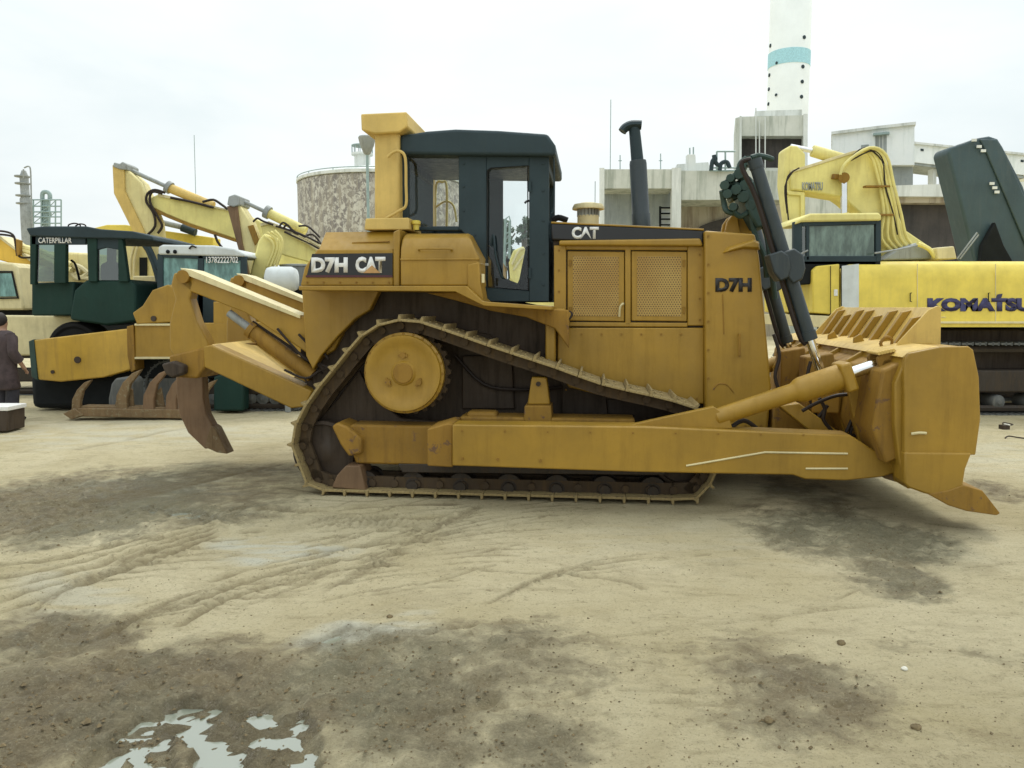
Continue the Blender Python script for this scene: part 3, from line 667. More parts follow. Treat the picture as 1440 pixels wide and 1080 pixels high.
# door outline seams, handle
mb = MB(); a = [D.p(x, y, CY-.004) for x, y in ((686,240),(690,236.5),(742,233),(743,408),(686,403),(686,240))]; mb.tube(a, .006, 6, 1); mb.build('door_seal', 'rubber', dz)
q = D.p(681, 372, CY-.02); MB().box(q.x-.05, q.x+.04, CY-.03, CY-.005, q.z-.012, q.z+.012).build('door_handle', 'greysteel', dz, .004)
mb = MB(); a, b = D.p(694, 330, CY-.03), D.p(705, 388, CY-.03); mb.tube([D.p(690, 345, CY-.01), a, D.p(697, 360, CY-.04), b, D.p(708, 390, CY-.01)], .011, 8); mb.build('grab_rail', 'slate', dz)
far = MB()
def fb(pts): far.prism(P2(pts, CF-.05), CF-.05, CF)
fb([(560,205),(608,205),(608,325),(560,325)]); fb([(608,205),(650,205),(650,246),(608,246)]); fb([(650,205),(707,205),(707,420),(650,420)]); fb([(707,205),(770,205),(770,240),(707,244)]); fb([(608,318),(650,318),(650,326),(608,326)])
fb([(748,240),(775,240),(775,420),(748,420)]); fb([(560,326),(650,326),(650,400),(560,400)]); fb([(707,402),(748,402),(748,424),(707,424)])
far.build('cab_side_frame', 'slate', dz, .008)
mb = MB(); mb.prism(P2([(562,216),(574,216),(574,323),(562,323)], CY), CY+.06, CY+.12); x0 = P2([(563,216)], CY)[0][0]; z0 = D.p(563, 322, CY).z; z1 = D.p(563, 216, CY).z
mb.box(x0, x0+.05, CY+.1, CF-.05, z0, z0+.12); mb.box(x0, x0+.05, CY+.1, CF-.05, z1-.1, z1); mb.build('cab_rear_frame', 'slate', dz, .006)
xF = D.p(771, 300, CY).x; zb = D.p(771, 424, CY).z; zt2 = D.p(771, 218, CY).z
mb = MB(); mb.box(xF-.06, xF-.001, CY+.061, CY+.16, zb, zt2-.002); mb.box(xF-.06, xF-.001, CF-.14, CF-.051, zb, zt2-.002); mb.box(xF-.06, xF-.002, CY+.16, CF-.14, zt2-.12, zt2-.003); mb.box(xF-.06, xF-.002, CY+.16, CF-.14, zb, D.p(771, 330, CY).z); mb.build('cab_front_frame', 'slate', dz, .006)
gl = MB(); z9 = D.p(771, 330, CY).z; gl.box(xF-.035, xF-.028, CY+.16, CF-.14, z9, zt2-.12); gl.build('windscreen', 'glass', dz)
for pts, y in (([(575,219),(645,219),(645,319),(575,319)], CY+.03), ([(685,238),(743,234),(743,408),(685,404)], CY+.03)): MB().prism(P2(pts, y), y, y+.006).build('window_pane', 'glass', dz)
for pts, y in (([(608,246),(650,246),(650,318),(608,318)], CF-.03), ([(707,244),(748,240),(748,402),(707,402)], CF-.03)): MB().prism(P2(pts, y), y, y+.006).build('window_pane', 'glass', dz)
# seat, console, levers
st = MB(); st.prism(P2([(655,345),(686,345),(697,352),(702,388),(716,394),(738,402),(740,420),(655,420)], 1.3), 1.1, 1.5); st.build('operator_seat', 'dark', dz, .03)
cs = MB(); cs.prism(P2([(744,350),(775,348),(775,424),(722,424),(735,395)], 1.3), .9, 1.7); cs.build('dash_console', 'dark', dz, .02)
fl_ = MB(); fl_.box(x0+.03, xF-.07, CY+.07, CF-.06, zb, zb+.03); fl_.build('cab_floor', 'dark', dz)
lv = MB(); 
for a_, b_ in (((716,392),(714,366)), ((733,395),(738,372))): lv.tube([D.p(*a_, 1.0), D.p(*b_, 1.0)], .010, 6, 1); lv.ball(D.p(*b_, 1.0), .022, n=8)
lv.build('control_lever', 'rubber', dz)
ml = MB(); a = D.p(744, 283, 1.7); ml.tube([D.p(750, 282, 1.7), D.p(741, 283, 1.7), D.p(738, 286, 1.7)], .012, 6); ml.build('mirror_arm', 'rubber', dz)
hb_ = MB()
for y in (.66, .78): hb_.tube([D.p(776, 219, y), D.p(779, 228, y), D.p(779, 290, y), D.p(775, 300, y)], .008, 6)
hb_.build('front_grab_bar', 'slate', dz)
# --- ROPS post and beam
pp = MB(); pp.prism(P2([(526,184),(561,184),(562,316),(526,316)], .50), .50, .76); post = pp.build('rollover_post', 'post', dz, .03, seg=3)
MB().prism(P2([(526,184),(561,184),(562,316),(526,316)], .50), 1.95, 2.2).build('rollover_post', 'post', dz, .03)
pb = MB(); pb.prism(P2([(507,160),(572,157),(573,178),(562,186),(527,188),(508,183)], .44), .44, 2.25); pb.build('rollover_beam', 'post', dz, .014)
pr('post_base', [(514,307),(575,306),(576,323),(512,323)], .40, .40, .9, 'post', bevel=.01)
hr = MB(); hr.tube([D.p(545, 221, .44), D.p(553, 214, .44), D.p(563, 213, .44), D.p(570, 223, .44), D.p(571, 260, .44), D.p(571, 288, .44), D.p(562, 296, .44), D.p(543, 307, .44)], .014, 8); hr.build('handrail', 'post', dz)
fc = MB(); q = D.p(585, 316, .5); fc.lathe((q.x, .5, q.z-.05), (0, 0, 1), [(.03, 0), (.03, .05), (.045, .055), (.045, .08), (.03, .09)], 16); fc.build('filler_cap', 'kom', dz)
hr = MB(); hr.tube([D.p(612, 320, 2.2), D.p(613, 262, 2.2), D.p(622, 256, 2.2), D.p(628, 262, 2.2), D.p(628, 320, 2.2)], .014, 8); hr.tube([D.p(612, 292, 2.2), D.p(627, 283, 2.2), D.p(638, 290, 2.2), D.p(642, 312, 2.2)], .012, 8); hr.build('handrail', 'kom', dz)
# --- engine hood
HY = .60
MB().prism(P2([(778,336),(990,344),(990,566),(800,560),(784,520)], HY+.05), HY+.04, 2*1.27-HY-.04).build('engine_bay', 'hull', dz, .01)
hd = MB().prism(P2([(775,313),(990,323),(990,346),(775,338)], HY-.02), HY-.02, 2*1.27-HY+.02).build('hood', 'black', dz, .02)
ed = MB(); ed.prism(P2([(775,311.5),(990,321.5),(990,324),(775,314)], HY-.026), HY-.026, 2*1.27-HY+.026); ed.build('hood_top_trim', 'cat', hd, .005)
lettering(D, 'CAT', (804,319,842,336), HY-.022, 'white', hd, .055)
MB().prism(P2([(816,337),(824,327),(832,337)], HY-.028), HY-.030, HY-.024).build('triangle_mark', 'black', hd, 0)
MB().prism(P2([(786,338),(985,335),(989,346),(786,345)], HY-.06), HY-.06, HY+.05).build('door_eyebrow', 'cat', dz, .018, seg=3)
fr_ = MB()
for pts in ([(779,345),(796,345),(796,458),(779,458)], [(879,349),(887,349),(887,457),(879,457)], [(967,346),(990,346),(990,458),(967,458)], [(796,345),(967,346),(967,352),(796,351)], [(796,453),(967,454),(967,460),(796,459)]): fr_.prism(P2(pts, HY), HY, HY+.05)
fr_.build('door_surround', 'cat', dz, .008)
for k, (x0_, x1_) in enumerate(((798,878),(888,966))):
    dr = MB().prism(P2([(x0_,353),(x1_,354),(x1_,452),(x0_,451)], HY+.012), HY+.012, HY+.04).build('engine_door', 'cat', dz, .008)
    MB().prism(P2([(x0_+8,360),(x1_-8,361),(x1_-8,445),(x0_+8,444)], HY+.008), HY+.008, HY+.013).build('mesh_panel', 'perf', dr, 0)
    if k == 0:
        q = D.p(874, 436, HY-.02); MB().tube([D.p(871, 445, HY+.0), D.p(872, 432, HY-.03), D.p(876, 427, HY-.03), D.p(876, 428, HY+.01)], .010, 8).build('door_handle', 'cream', dr)
pr('lower_side_panel', [(784,461),(990,461),(990,568),(930,566),(860,560),(800,545),(784,520)], HY-.01, HY-.012, HY+.04, 'cat', bevel=.01)
pr('sill_box', [(767,434),(792,434),(803,440),(800,456),(781,462),(781,520),(767,516)], .45, .45, .7, 'cat')
q = D.p(800, 450, .5); mb = MB(); mb.tube([(q.x, .5, q.z+.08), (q.x+.03, .47, q.z+.05), (q.x-.02, .46, q.z-.02), (q.x-.05, .5, q.z-.06)], .012); mb.build('small_hose', 'hose', dz)
# radiator guard
GY = .50
gd = MB().prism(P2([(991,324),(1062,329),(1068,360),(1085,545),(1080,606),(992,606)], GY), GY, 2*1.27-GY).build('radiator_guard', 'cat', dz, .022, seg=3)
lettering(D, 'D7H', (1006,391,1057,411), GY-.004, 'ltext', gd, .06)
bm_ = MB(); a = [D.p(1014,357,GY), D.p(1022,347,GY), D.p(1060,336,GY), D.p(1068,340,GY), D.p(1069,352,GY), D.p(1045,351,GY)]
bm_.loft([Vector((p.x, GY+.01, p.z)) for p in a], [Vector((p.x*.0+(p.x), GY-.06, p.z-.0)) for p in [D.p(1022,354,GY), D.p(1027,350,GY), D.p(1058,340,GY), D.p(1065,343,GY), D.p(1065,349,GY), D.p(1044,348,GY)]])
bm_.build('headlamp_fairing', 'cat', gd, .02, seg=3)
wb = MB(); wb.tube([D.p(1003,548,GY-.002), D.p(1010,540,GY-.002), D.p(1022,541,GY-.002), D.p(1032,552,GY-.002)], .006, 6); wb.tube([D.p(1016,413,GY-.002), D.p(1018,470,GY-.002)], .005, 6, 1); wb.build('weld_bead', 'catrust', gd)
lg = MB()
for y0_ in (.95, 1.2): lg.prism(P2([(1018,330),(1021,313),(1028,303),(1036,303),(1040,330)], 1.0), y0_, y0_+.05)
lg.prism(P2([(1028,303),(1063,303),(1063,330),(1028,330)], 1.0), 1.0, 1.2); lg.build('guard_lug', 'cat', dz, .01)
# exhaust and precleaner
def C3(px, py, y=1.27): return D.p(px, py, y)
ex = MB(); a, b = C3(902, 318), C3(897, 226); rr = (C3(913, 290)-C3(886, 290)).length/2*.93
ex.lathe(a, b-a, [(rr*1.05, -.05), (rr*1.05, .12), (rr*.98, .13), (rr*.96, (b-a).length-.03), (rr*.9, (b-a).length), (rr*.7, (b-a).length+.005)], 28); e1 = ex.build('muffler', 'cyl', dz)
a, b = C3(896.5, 228), C3(892, 180); ex = MB(); ex.cyl(a, b, rr*.70, rr*.62, 24); ex.build('exhaust_pipe', 'slate', e1)
ex = MB(); c0 = C3(902, 177); c1 = C3(884, 177); c2 = C3(874, 187); ex.tube([C3(902,176), C3(888,176), C3(879,180), C3(875,185)], .045, 10); ex.v = [(x, 1.27+(y-1.27)*1.6, z) for x, y, z in ex.v]; ex.build('rain_flap', 'slate', e1)
pc = MB(); a = C3(827, 320); zt3 = C3(827, 284).z; zt4 = C3(827, 293).z; R1 = (C3(850, 293)-C3(805, 293)).length/2
pc.lathe((a.x, 1.27, zt4-.012), (0, 0, 1), [(R1*.55, -.0), (R1, .0), (R1*1.0, .02), (R1*.9, .05), (R1*.6, zt3-zt4-.01), (R1*.5, zt3-zt4), (R1*.2, zt3-zt4+.004)], 32); p1 = pc.build('precleaner_cap', 'cream', dz)
pc = MB(); pc.cyl((a.x, 1.27, a.z-.1), (a.x, 1.27, zt4-.075), R1*.68, n=28); pc.build('precleaner_body', 'cream', dz)
pc = MB()
for k in range(18): t = k*2*math.pi/18; pc.obox((a.x+R1*.62*math.cos(t), 1.27+R1*.62*math.sin(t), zt4-.04), (.012, .03, .09), Matrix.Rotation(t+.6, 3, 'Z'))
pc.cyl((a.x, 1.27, zt4-.08), (a.x, 1.27, zt4), R1*.35, n=16); pc.build('precleaner_vanes', 'greysteel', p1)
hm = MB(); hm.tube([C3(776,311,.9), C3(785,306,.9), C3(798,310,.9)], .03, 8); hm.build('hood_hose', 'rubber', dz)
# --- lift cylinders
for k, (y, top, mid, low, end) in enumerate(((.36, (1062,229), (1112,372), (1139,478), (1160,540)), (2.06, (1046,262), (1086,390), (1107,482), (1122,545)))):
    rc = .066
    a, m_, l_, e_ = D.p(*top, y), D.p(*mid, y), D.p(*low, y), D.p(*end, y)
    mb = MB(); mb.cyl(a, l_, rc*.86, rc*.93, 28); mb.cyl(a+(a-l_).normalized()*.03, a+(l_-a).normalized()*.05, rc*.95, n=28); mb.cyl(l_+(a-l_).normalized()*.08, l_, rc*1.05, n=28); mb.cyl(m_+(a-m_).normalized()*.1, m_+(l_-m_).normalized()*.1, rc*1.18, n=28)
    lc = mb.build('lift_cylinder', 'cyl', dz)
    MB().cyl(l_, e_, .04, n=20).build('cylinder_rod', 'chrome', lc)
    mb = MB(); off = Vector((-.09, -.02, 0)); mb.tube([a+Vector((-.04, 0, .03)), a+Vector((-.12, 0, -.02)), a+(l_-a)*.2+off, a+(l_-a)*.6+off, l_+off*.9, l_+Vector((0, 0, .05))], .022, 8); mb.build('hydraulic_hose', 'hose', lc)
    yk = MB(); c_ = m_; pts = [(-.15,.12),(.0,.17),(.10,.10),(.13,-.05),(.10,-.17),(.0,-.22),(-.09,-.10)]
    yk.prism([(c_.x+p[0]*.8, c_.z+p[1]*.8) for p in pts], y-.11, y-.08); yk.prism([(c_.x+p[0]*.8, c_.z+p[1]*.8) for p in pts], y+.08, y+.11); yk.prism([(c_.x+p[0]*.7-.11, c_.z+p[1]*.7) for p in pts], y-.12, y+.12); yk.build('cylinder_yoke', 'cyl', dz, .015)
    bs = MB(); bs.prism([(e_.x-.13, e_.z-.25), (e_.x+.10, e_.z-.25), (e_.x+.10, e_.z+.03), (e_.x+.03, e_.z+.09), (e_.x-.06, e_.z+.09), (e_.x-.13, e_.z+.0)], y-.12, y-.07); bs.prism([(e_.x-.13, e_.z-.25), (e_.x+.10, e_.z-.25), (e_.x+.10, e_.z+.03), (e_.x+.03, e_.z+.09), (e_.x-.06, e_.z+.09), (e_.x-.13, e_.z+.0)], y+.07, y+.12); bs.build('rod_clevis', 'catrust', dz, .01)
# valve block and fittings at the cylinder heads
vb = MB(); vb.prism(P2([(1042,262),(1058,255),(1066,275),(1082,318),(1062,322),(1050,300)], .75), .65, 1.2)
vb.prism(P2([(1020,262),(1046,250),(1052,270),(1030,284)], .8), .75, 1.0); vb.build('valve_block', 'valve', dz, .02)
for pts in (((1050,222),(1040,232),(1044,246),(1052,262)), ((1064,220),(1046,228),(1038,240),(1046,256)), ((1015,268),(1018,285),(1022,297),(1034,300)), ((1022,256),(1034,246),(1050,250),(1058,258)), ((1016,262),(1028,258),(1040,262),(1052,280)), ((1030,296),(1040,304),(1050,300),(1056,290)), ((1056,222),(1066,219),(1078,221),(1086,224)), ((1056,300),(1062,330),(1075,360),(1078,390)), ((1066,296),(1078,330),(1085,380),(1090,420))):
    mb = MB(); mb.tube([D.p(x, y, .7+.03*(i % 2)) for i, (x, y) in enumerate(pts)], .026, 8); mb.build('hydraulic_hose', 'valve', dz)
fit = MB()
for x, y, r_ in ((1020,262,.045),(1028,252,.04),(1040,246,.05),(1024,274,.045),(1044,236,.04),(1052,228,.045),(1032,292,.04),(1048,262,.05),(1036,268,.05),(1046,278,.055),(1056,290,.05)): q = D.p(x, y, .72); fit.cyl((q.x-.02, .65, q.z), (q.x+.02, .80, q.z+.01), r_, n=8)
fit.build('hose_fittings', 'valve', dz, .004)
# --- blade (C-shaped moldboard, extruded across, end plates, cutting edge, spill guard)
BY0, BY1 = -.66, 3.20
bp = D.p
fx = lambda a, b: bp(a, b, BY0)
face = [fx(1362,488), fx(1369,530), fx(1372,580), fx(1370,620), fx(1362,655), fx(1356,680)]
back = [fx(1280,690), fx(1268,650), fx(1262,600), fx(1262,540), fx(1278,502), fx(1322,488)]
prof = [(p.x, p.z) for p in face+back]
blade = MB().prism(prof, BY0+.05, BY1-.05).build('blade', 'cat', dz, .012)
MB().prism(P2([(1272,506),(1278,497),(1322,488),(1362,487),(1369,492),(1377,530),(1379,590),(1372,640),(1271,638),(1272,560)], BY0), BY0, BY0+.05).build('end_plate', 'cat', blade, .008)
MB().prism(P2([(1272,636),(1367,637),(1358,660),(1355,680),(1362,694),(1345,705),(1300,694),(1278,686),(1272,680)], BY0-.02), BY0-.02, BY0+.20).build('lower_end_plate', 'cat', blade, .014)
MB().prism(P2([(1272,636),(1367,637),(1358,660),(1355,680),(1362,694),(1345,705),(1300,694),(1278,686),(1272,680)], BY0-.02), BY1-.2, BY1+.02).build('lower_end_plate', 'cat', blade, .014)
MB().prism(P2([(1272,506),(1278,497),(1322,488),(1362,487),(1369,492),(1377,530),(1379,590),(1372,640),(1271,638),(1272,560)], BY0), BY1-.05, BY1).build('end_plate', 'cat', blade, .008)
MB().prism(P2([(1333,690),(1355,682),(1382,690),(1390,700),(1407,722),(1402,725),(1360,719),(1334,711),(1305,695)], BY0-.03), BY0-.03, BY0+.42).build('end_bit', 'catrust', blade, .008)
MB().prism(P2([(1333,690),(1355,682),(1382,690),(1390,700),(1407,722),(1402,725),(1360,719),(1334,711),(1305,695)], BY0-.03), BY1-.4, BY1+.03).build('end_bit', 'catrust', blade, .008)
MB().prism(P2([(1320,686),(1356,682),(1380,706),(1372,714),(1318,700)], BY0), BY0+.425, BY1-.405).build('cutting_edge', 'rust', blade, .006)
mb = MB(); a, b = fx(1281, 610), fx(1302, 609); mb.tube([(a.x, BY0-.006, a.z), ((a.x+b.x)/2, BY0-.01, a.z+.01), (b.x, BY0-.006, b.z)], .011, 6); mb.build('weld_bead', 'cream', blade)
# back of blade: stiffener box + vertical ribs + top ledge
mb = MB(); mb.prism(P2([(1236,520),(1262,508),(1266,640),(1240,650),(1222,600)], BY0+.2), BY0+.12, 2*1.27-BY0-.12); bk = mb.build('back_box', 'catrust', blade, .02)
for y in (-.1, .3, .95, 1.6, 2.24, 2.64): MB().prism(P2([(1214,560),(1236,515),(1262,500),(1268,655),(1232,640)], BY0+.2), y, y+.04).build('back_rib', 'cat', blade, .006)
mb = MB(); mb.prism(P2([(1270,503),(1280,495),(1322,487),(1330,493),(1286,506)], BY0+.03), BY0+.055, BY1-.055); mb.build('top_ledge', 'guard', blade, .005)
# spill guard: leaning plate with ribs on its back
SY0, SY1 = -.05, 2.36
lo = [D.p(1271, 497, SY0), D.p(1317, 432, SY0)]
gdir = (lo[1]-lo[0]).normalized(); gn = Vector((gdir.z, 0, -gdir.x))
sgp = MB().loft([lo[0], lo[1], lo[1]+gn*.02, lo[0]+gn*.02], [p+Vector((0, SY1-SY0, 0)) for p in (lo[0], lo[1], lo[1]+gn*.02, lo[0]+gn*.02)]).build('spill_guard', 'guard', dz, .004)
L_ = (lo[1]-lo[0]).length
for i, y in enumerate(np.linspace(SY0+.15, SY1-.15, 8)):
    o_ = Vector((0, y-SY0, 0)); top = .93 if i % 3 else .8; a = lo[0]+o_-gn*.002; b = lo[0]+gdir*L_*top+o_-gn*.002
    rp_ = (a, a-gn*.055+gdir*.05, a-gn*.055+gdir*L_*(top-.12), b); MB().loft(rp_, [q_+Vector((0, .055, 0)) for q_ in rp_]).build('guard_rib', 'cat', sgp, .003)
e_ = D.p(1322, 431, SY0-.02)
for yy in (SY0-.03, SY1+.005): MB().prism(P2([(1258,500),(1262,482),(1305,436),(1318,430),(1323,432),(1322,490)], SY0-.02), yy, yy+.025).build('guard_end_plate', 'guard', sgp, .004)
for yy in (.75, 1.55): MB().prism(P2([(1226,505),(1228,478),(1238,472),(1252,498)], SY0+.3), yy, yy+.03).build('hose_gusset', 'cat', sgp, .004)
mb = MB(); mb.tube([D.p(1238,482,.1), D.p(1246,474,.1), D.p(1254,478,.1), D.p(1252,488,.1), D.p(1242,490,.1), D.p(1238,482,.1)], .014, 6); mb.build('lifting_ring', 'catrust', sgp)
# --- tilt cylinder (near) and brace (far)
ty = -.24
a, b, c_, d_ = D.p(1008,587,ty), D.p(1119,551,ty), D.p(1200,524,ty), D.p(1252,507,ty)
tc_ = MB(); tc_.lathe(a, c_-a, [(.05, -.03), (.075, 0), (.078, (b-a).length-.02), (.09, (b-a).length), (.100, (b-a).length+.02), (.108, (b-a).length+.05), (.108, (c_-a).length-.06)], 28); t1 = tc_.build('tilt_cylinder', 'cat', dz)
dirc = (c_-a).normalized(); upc = Vector((-dirc.z, 0, dirc.x)); mt = Matrix((dirc, Vector((0, 1, 0)), dirc.cross(Vector((0, 1, 0))))).transposed()
MB().obox(D.p(1188,529,ty), (.09, .27, .24), mt).build('cylinder_collar', 'cat', t1, .02)
mb = MB(); mb.cyl(D.p(1190,527,ty), D.p(1242,510,ty), .050, n=24); mb.build('cylinder_rod', 'chrome', t1)
mb = MB(); e0 = D.p(1240,511,ty); mb.cyl(e0-Vector((0,.13,0)), e0+Vector((0,.13,0)), .05, n=20); mb.prism(P2([(1232,504),(1238,496),(1260,492),(1272,500),(1272,530),(1256,530),(1236,521)], ty-.1), ty-.13, ty-.08); mb.prism(P2([(1232,504),(1238,496),(1260,492),(1272,500),(1272,530),(1256,530),(1236,521)], ty-.1), ty+.08, ty+.13); mb.build('clevis', 'catrust', blade, .01)
mb = MB()
for k in range(6): x, z = D.p(1236+k*4, 497-k*.9, ty-.14).x, D.p(1236+k*4, 497-k*.9, ty-.14).z; mb.cyl((x, ty-.15, z), (x, ty+.1, z), .014, n=8)
mb.build('pin_keepers', 'post', blade)
fb_ = MB(); fy = 2.78; fb_.tube([D.p(1040,530,fy), D.p(1090,511,fy), D.p(1150,497,fy)], .085, 16, 1); fb_.tube([D.p(1150,497,fy), D.p(1178,497,fy)], .06, 14, 1); fb_.build('tilt_brace', 'cat', dz)
mb = MB(); mb.tube([D.p(1148,497,2.5), D.p(1250,497,.6)], .06, 12, 1)
# diagonal box strut between arm and hull
mb = MB(); y_ = .15; P_ = [D.p(1094,570,y_), D.p(1122,566,y_), D.p(1185,612,y_), D.p(1190,630,y_), D.p(1168,630,y_)]; mb.prism([(p.x, p.z) for p in P_], y_-.05, y_+.25); mb.build('diagonal_strut', 'cat', dz, .01)
mb = MB(); mb.prism(P2([(1083,560),(1110,560),(1150,600),(1262,610),(1262,660),(1083,640)], .6), .5, 2.1); mb.build('cross_frame', 'catrust', dz, .02)
for ya_ in (.62, 1.6): MB().prism(P2([(1124,500),(1160,494),(1166,530),(1180,606),(1120,606)], .9), ya_, ya_+.28).build('lift_bracket', 'catrust', dz, .015)
for pts, y in ((((1128,578),(1150,566),(1178,556),(1204,556),(1210,566)), -.0), (((1206,538),(1212,556),(1206,572),(1190,608)), .0), (((1200,540),(1196,560),(1208,570),(1214,562)), .05), (((1152,560),(1160,575),(1158,590),(1170,606)), .1), (((1214,566),(1204,590),(1196,610),(1210,612)), .02), (((1138,600),(1150,588),(1164,570)), .15), (((1140,508),(1134,540),(1142,570),(1150,590)), .3), (((1088,470),(1096,500),(1090,530),(1100,560)), .3)):
    mb = MB(); mb.tube([D.p(px_, py_, y) for px_, py_ in pts], .016, 8); mb.build('blade_hose', 'hose', dz)
mb = MB(); mb.tube([D.p(1210,655,-.3), D.p(1225,648,-.35), D.p(1250,650,-.35)], .012, 6); mb.tube([D.p(1212,660,-.3), D.p(1230,655,-.35), D.p(1252,655,-.35)], .012, 6); mb.build('pin_guard', 'cream', dz)
# --- ripper
for y in (.58, 1.80):
    mb = MB(); mb.prism(P2([(249,381),(262,379),(482,468),(470,492),(445,508),(425,492),(345,440),(268,410),(250,396)], .58), y, y+.17); ul = mb.build('ripper_upper_link', 'cat', dz, .012)
    mb = MB(); mb.prism(P2([(256,377),(272,380),(424,443),(424,448),(262,386)], .58), y-.04, y+.21); mb.build('link_flange', 'cream', ul, .004)
    q = D.p(258, 389, .55); mb = MB(); mb.cyl((q.x, y-.05, q.z), (q.x, y+.22, q.z), .065, n=20); mb.build('link_pin', 'catrust', ul)
    mb = MB(); mb.prism(P2([(287,487),(298,485),(410,536),(440,550),(430,572),(410,574),(288,516)], .58), y-.02, y+.19); ll = mb.build('ripper_lower_link', 'cat', dz, .014)
    a, b = D.p(322, 440, y+.08), D.p(440, 528, y+.08)
    mb = MB(); mb.cyl(a, a+(b-a)*.45, .04, n=16); rcyl = mb.build('cylinder_rod', 'greysteel', dz); mb = MB(); mb.cyl(a+(b-a)*.25, b, .075, n=20); mb.cyl(a+(b-a)*.25, a+(b-a)*.3, .09, n=20); mb.build('ripper_cylinder', 'catrust', dz)
    mb = MB(); mb.tube([a+(b-a)*.3+Vector((0,-.02,.1)), a+(b-a)*.6+Vector((0,-.02,.12)), a+(b-a)*.9+Vector((.02,-.02,.12)), b+Vector((.1, 0, .02))], .014, 6); mb.build('hydraulic_hose', 'hose', dz)
    mb = MB(); mb.prism(P2([(244,384),(268,381),(272,400),(266,420),(276,452),(292,482),(290,512),(250,512),(238,490),(238,455),(246,420),(240,400)], .58), y+.0, y+.16); mb.build('ripper_upright', 'cat', dz, .016)
A_ = [D.p(298,484,.60), D.p(410,535,.60), D.p(417,526,1.8), D.p(352,478,1.8)]; mb = MB(); mb.loft(A_, [p_-Vector((0, 0, .02)) for p_ in A_]); mb.build('link_cross_plate', 'post', dz, .004)
mb = MB(); mb.prism([(x, z) for x, z in P2([(240,500),(290,488),(292,515),(280,532),(244,530)], .6)], .56, 2.04); mb.build('ripper_beam', 'catrust', dz, .02)
for ya_ in (.46, 2.06): MB().prism(P2([(226,512),(242,508),(258,514),(258,526),(242,532),(232,526)], .46), ya_, ya_+.1).build('shank_pocket', 'hull', dz, .02)
mb = MB(); mb.prism(P2([(249,500),(286,500),(288,560),(292,582),(304,604),(302,628),(290,631),(266,608),(253,580),(249,545)], 1.2), 1.17, 1.30); sk = mb.build('ripper_shank', 'shank', dz, .014)
mb = MB(); mb.prism(P2([(297,598),(303,602),(321,638),(306,636),(288,628)], 1.17), 1.15, 1.32); mb.build('shank_tip', 'rust', sk, .01)
mb = MB(); mb.prism(P2([(425,440),(480,470),(470,600),(440,560),(420,520)], .7), .7, 1.84); mb.build('ripper_mount', 'hull', dz, .02)
for pts in (((390,462),(410,485),(430,505),(450,512),(468,520)), ((420,470),(436,488),(440,505),(456,520)), ((430,480),(446,470),(452,490),(462,505)), ((400,520),(430,532),(452,520),(470,515))):
    mb = MB(); mb.tube([D.p(a_, b_, .55) for a_, b_ in pts], .013, 6); mb.build('hydraulic_hose', 'hose', dz)

# bolts, hinges and handles
def bolts(pts, y, r=.012, mat='catrust', parent=dz):
    proto = None
    for a_, b_ in pts:
        q = D.p(a_, b_, y)
        if proto is None: proto = o = MB().cyl((0, -.008, 0), (0, .004, 0), r, n=6).build('bolt', mat, parent)
        else: o = proto.copy(); COL.objects.link(o); o.parent = parent
        o.location = q
bolts([(996, yy) for yy in (332, 372, 412, 452, 492, 532)]+[(1004+i*22, 598) for i in range(4)], GY-.003)
bolts([(786, yy) for yy in (352, 380, 410, 440)]+[(984, yy) for yy in (358, 390, 420, 450)], HY-.002, .010)
bolts([(432+i*23, 397) for i in range(6)], Y1-.003, .009); bolts([(652,230),(652,262),(652,296),(668,330),(676,412),(764,230),(764,268),(764,310),(764,356),(764,400)], CY-.003, .010, 'slate')
bolts([(790+i*28, 470) for i in range(7)]+[(796,548),(980,560)], HY-.016, .010); bolts([(650+i*60, 606+i*.7) for i in range(9)], -.384, .008); bolts([(650,645),(700,646),(760,648)], -.384, .014)
for yy in (262, 384): q = D.p(745, yy, CY-.01); MB().cyl((q.x, CY-.015, q.z-.05), (q.x, CY-.015, q.z+.05), .014, n=10).build('door_hinge', 'slate', dz)
for x_ in (802, 962):
    for yy in (370, 436): q = D.p(x_, yy, HY); MB().cyl((q.x-.0, HY+.004, q.z-.03), (q.x, HY+.004, q.z+.03), .010, n=8).build('door_hinge', 'catrust', dz)
q = D.p(614, 344, Y2); MB().tube([D.p(590,352,Y2+.02), D.p(592,350,Y2-.03), D.p(632,350,Y2-.03), D.p(634,352,Y2+.02)], .009, 8).build('tank_handle', 'cat', dz)
MB().tube([D.p(1040,470,GY+.01), D.p(1040,470,GY-.05), D.p(1040,500,GY-.05), D.p(1040,500,GY+.01)], .010, 8, 1).build('guard_handle', 'catrust', dz)

for pts in ([(650,500),(720,500),(724,575),(650,575)], [(790,520),(850,530),(856,590),(790,590)], [(590,452),(690,470),(700,486),(600,470)]): MB().prism(P2(pts, .64), .625, .67).build('hull_plate', 'hull', dz, .012)
tb = MB(); tb.tube([D.p(640,500,.6), D.p(680,540,.58), D.p(730,548,.58), D.p(790,545,.6)], .018, 8); tb.build('hull_hose', 'hose', dz)
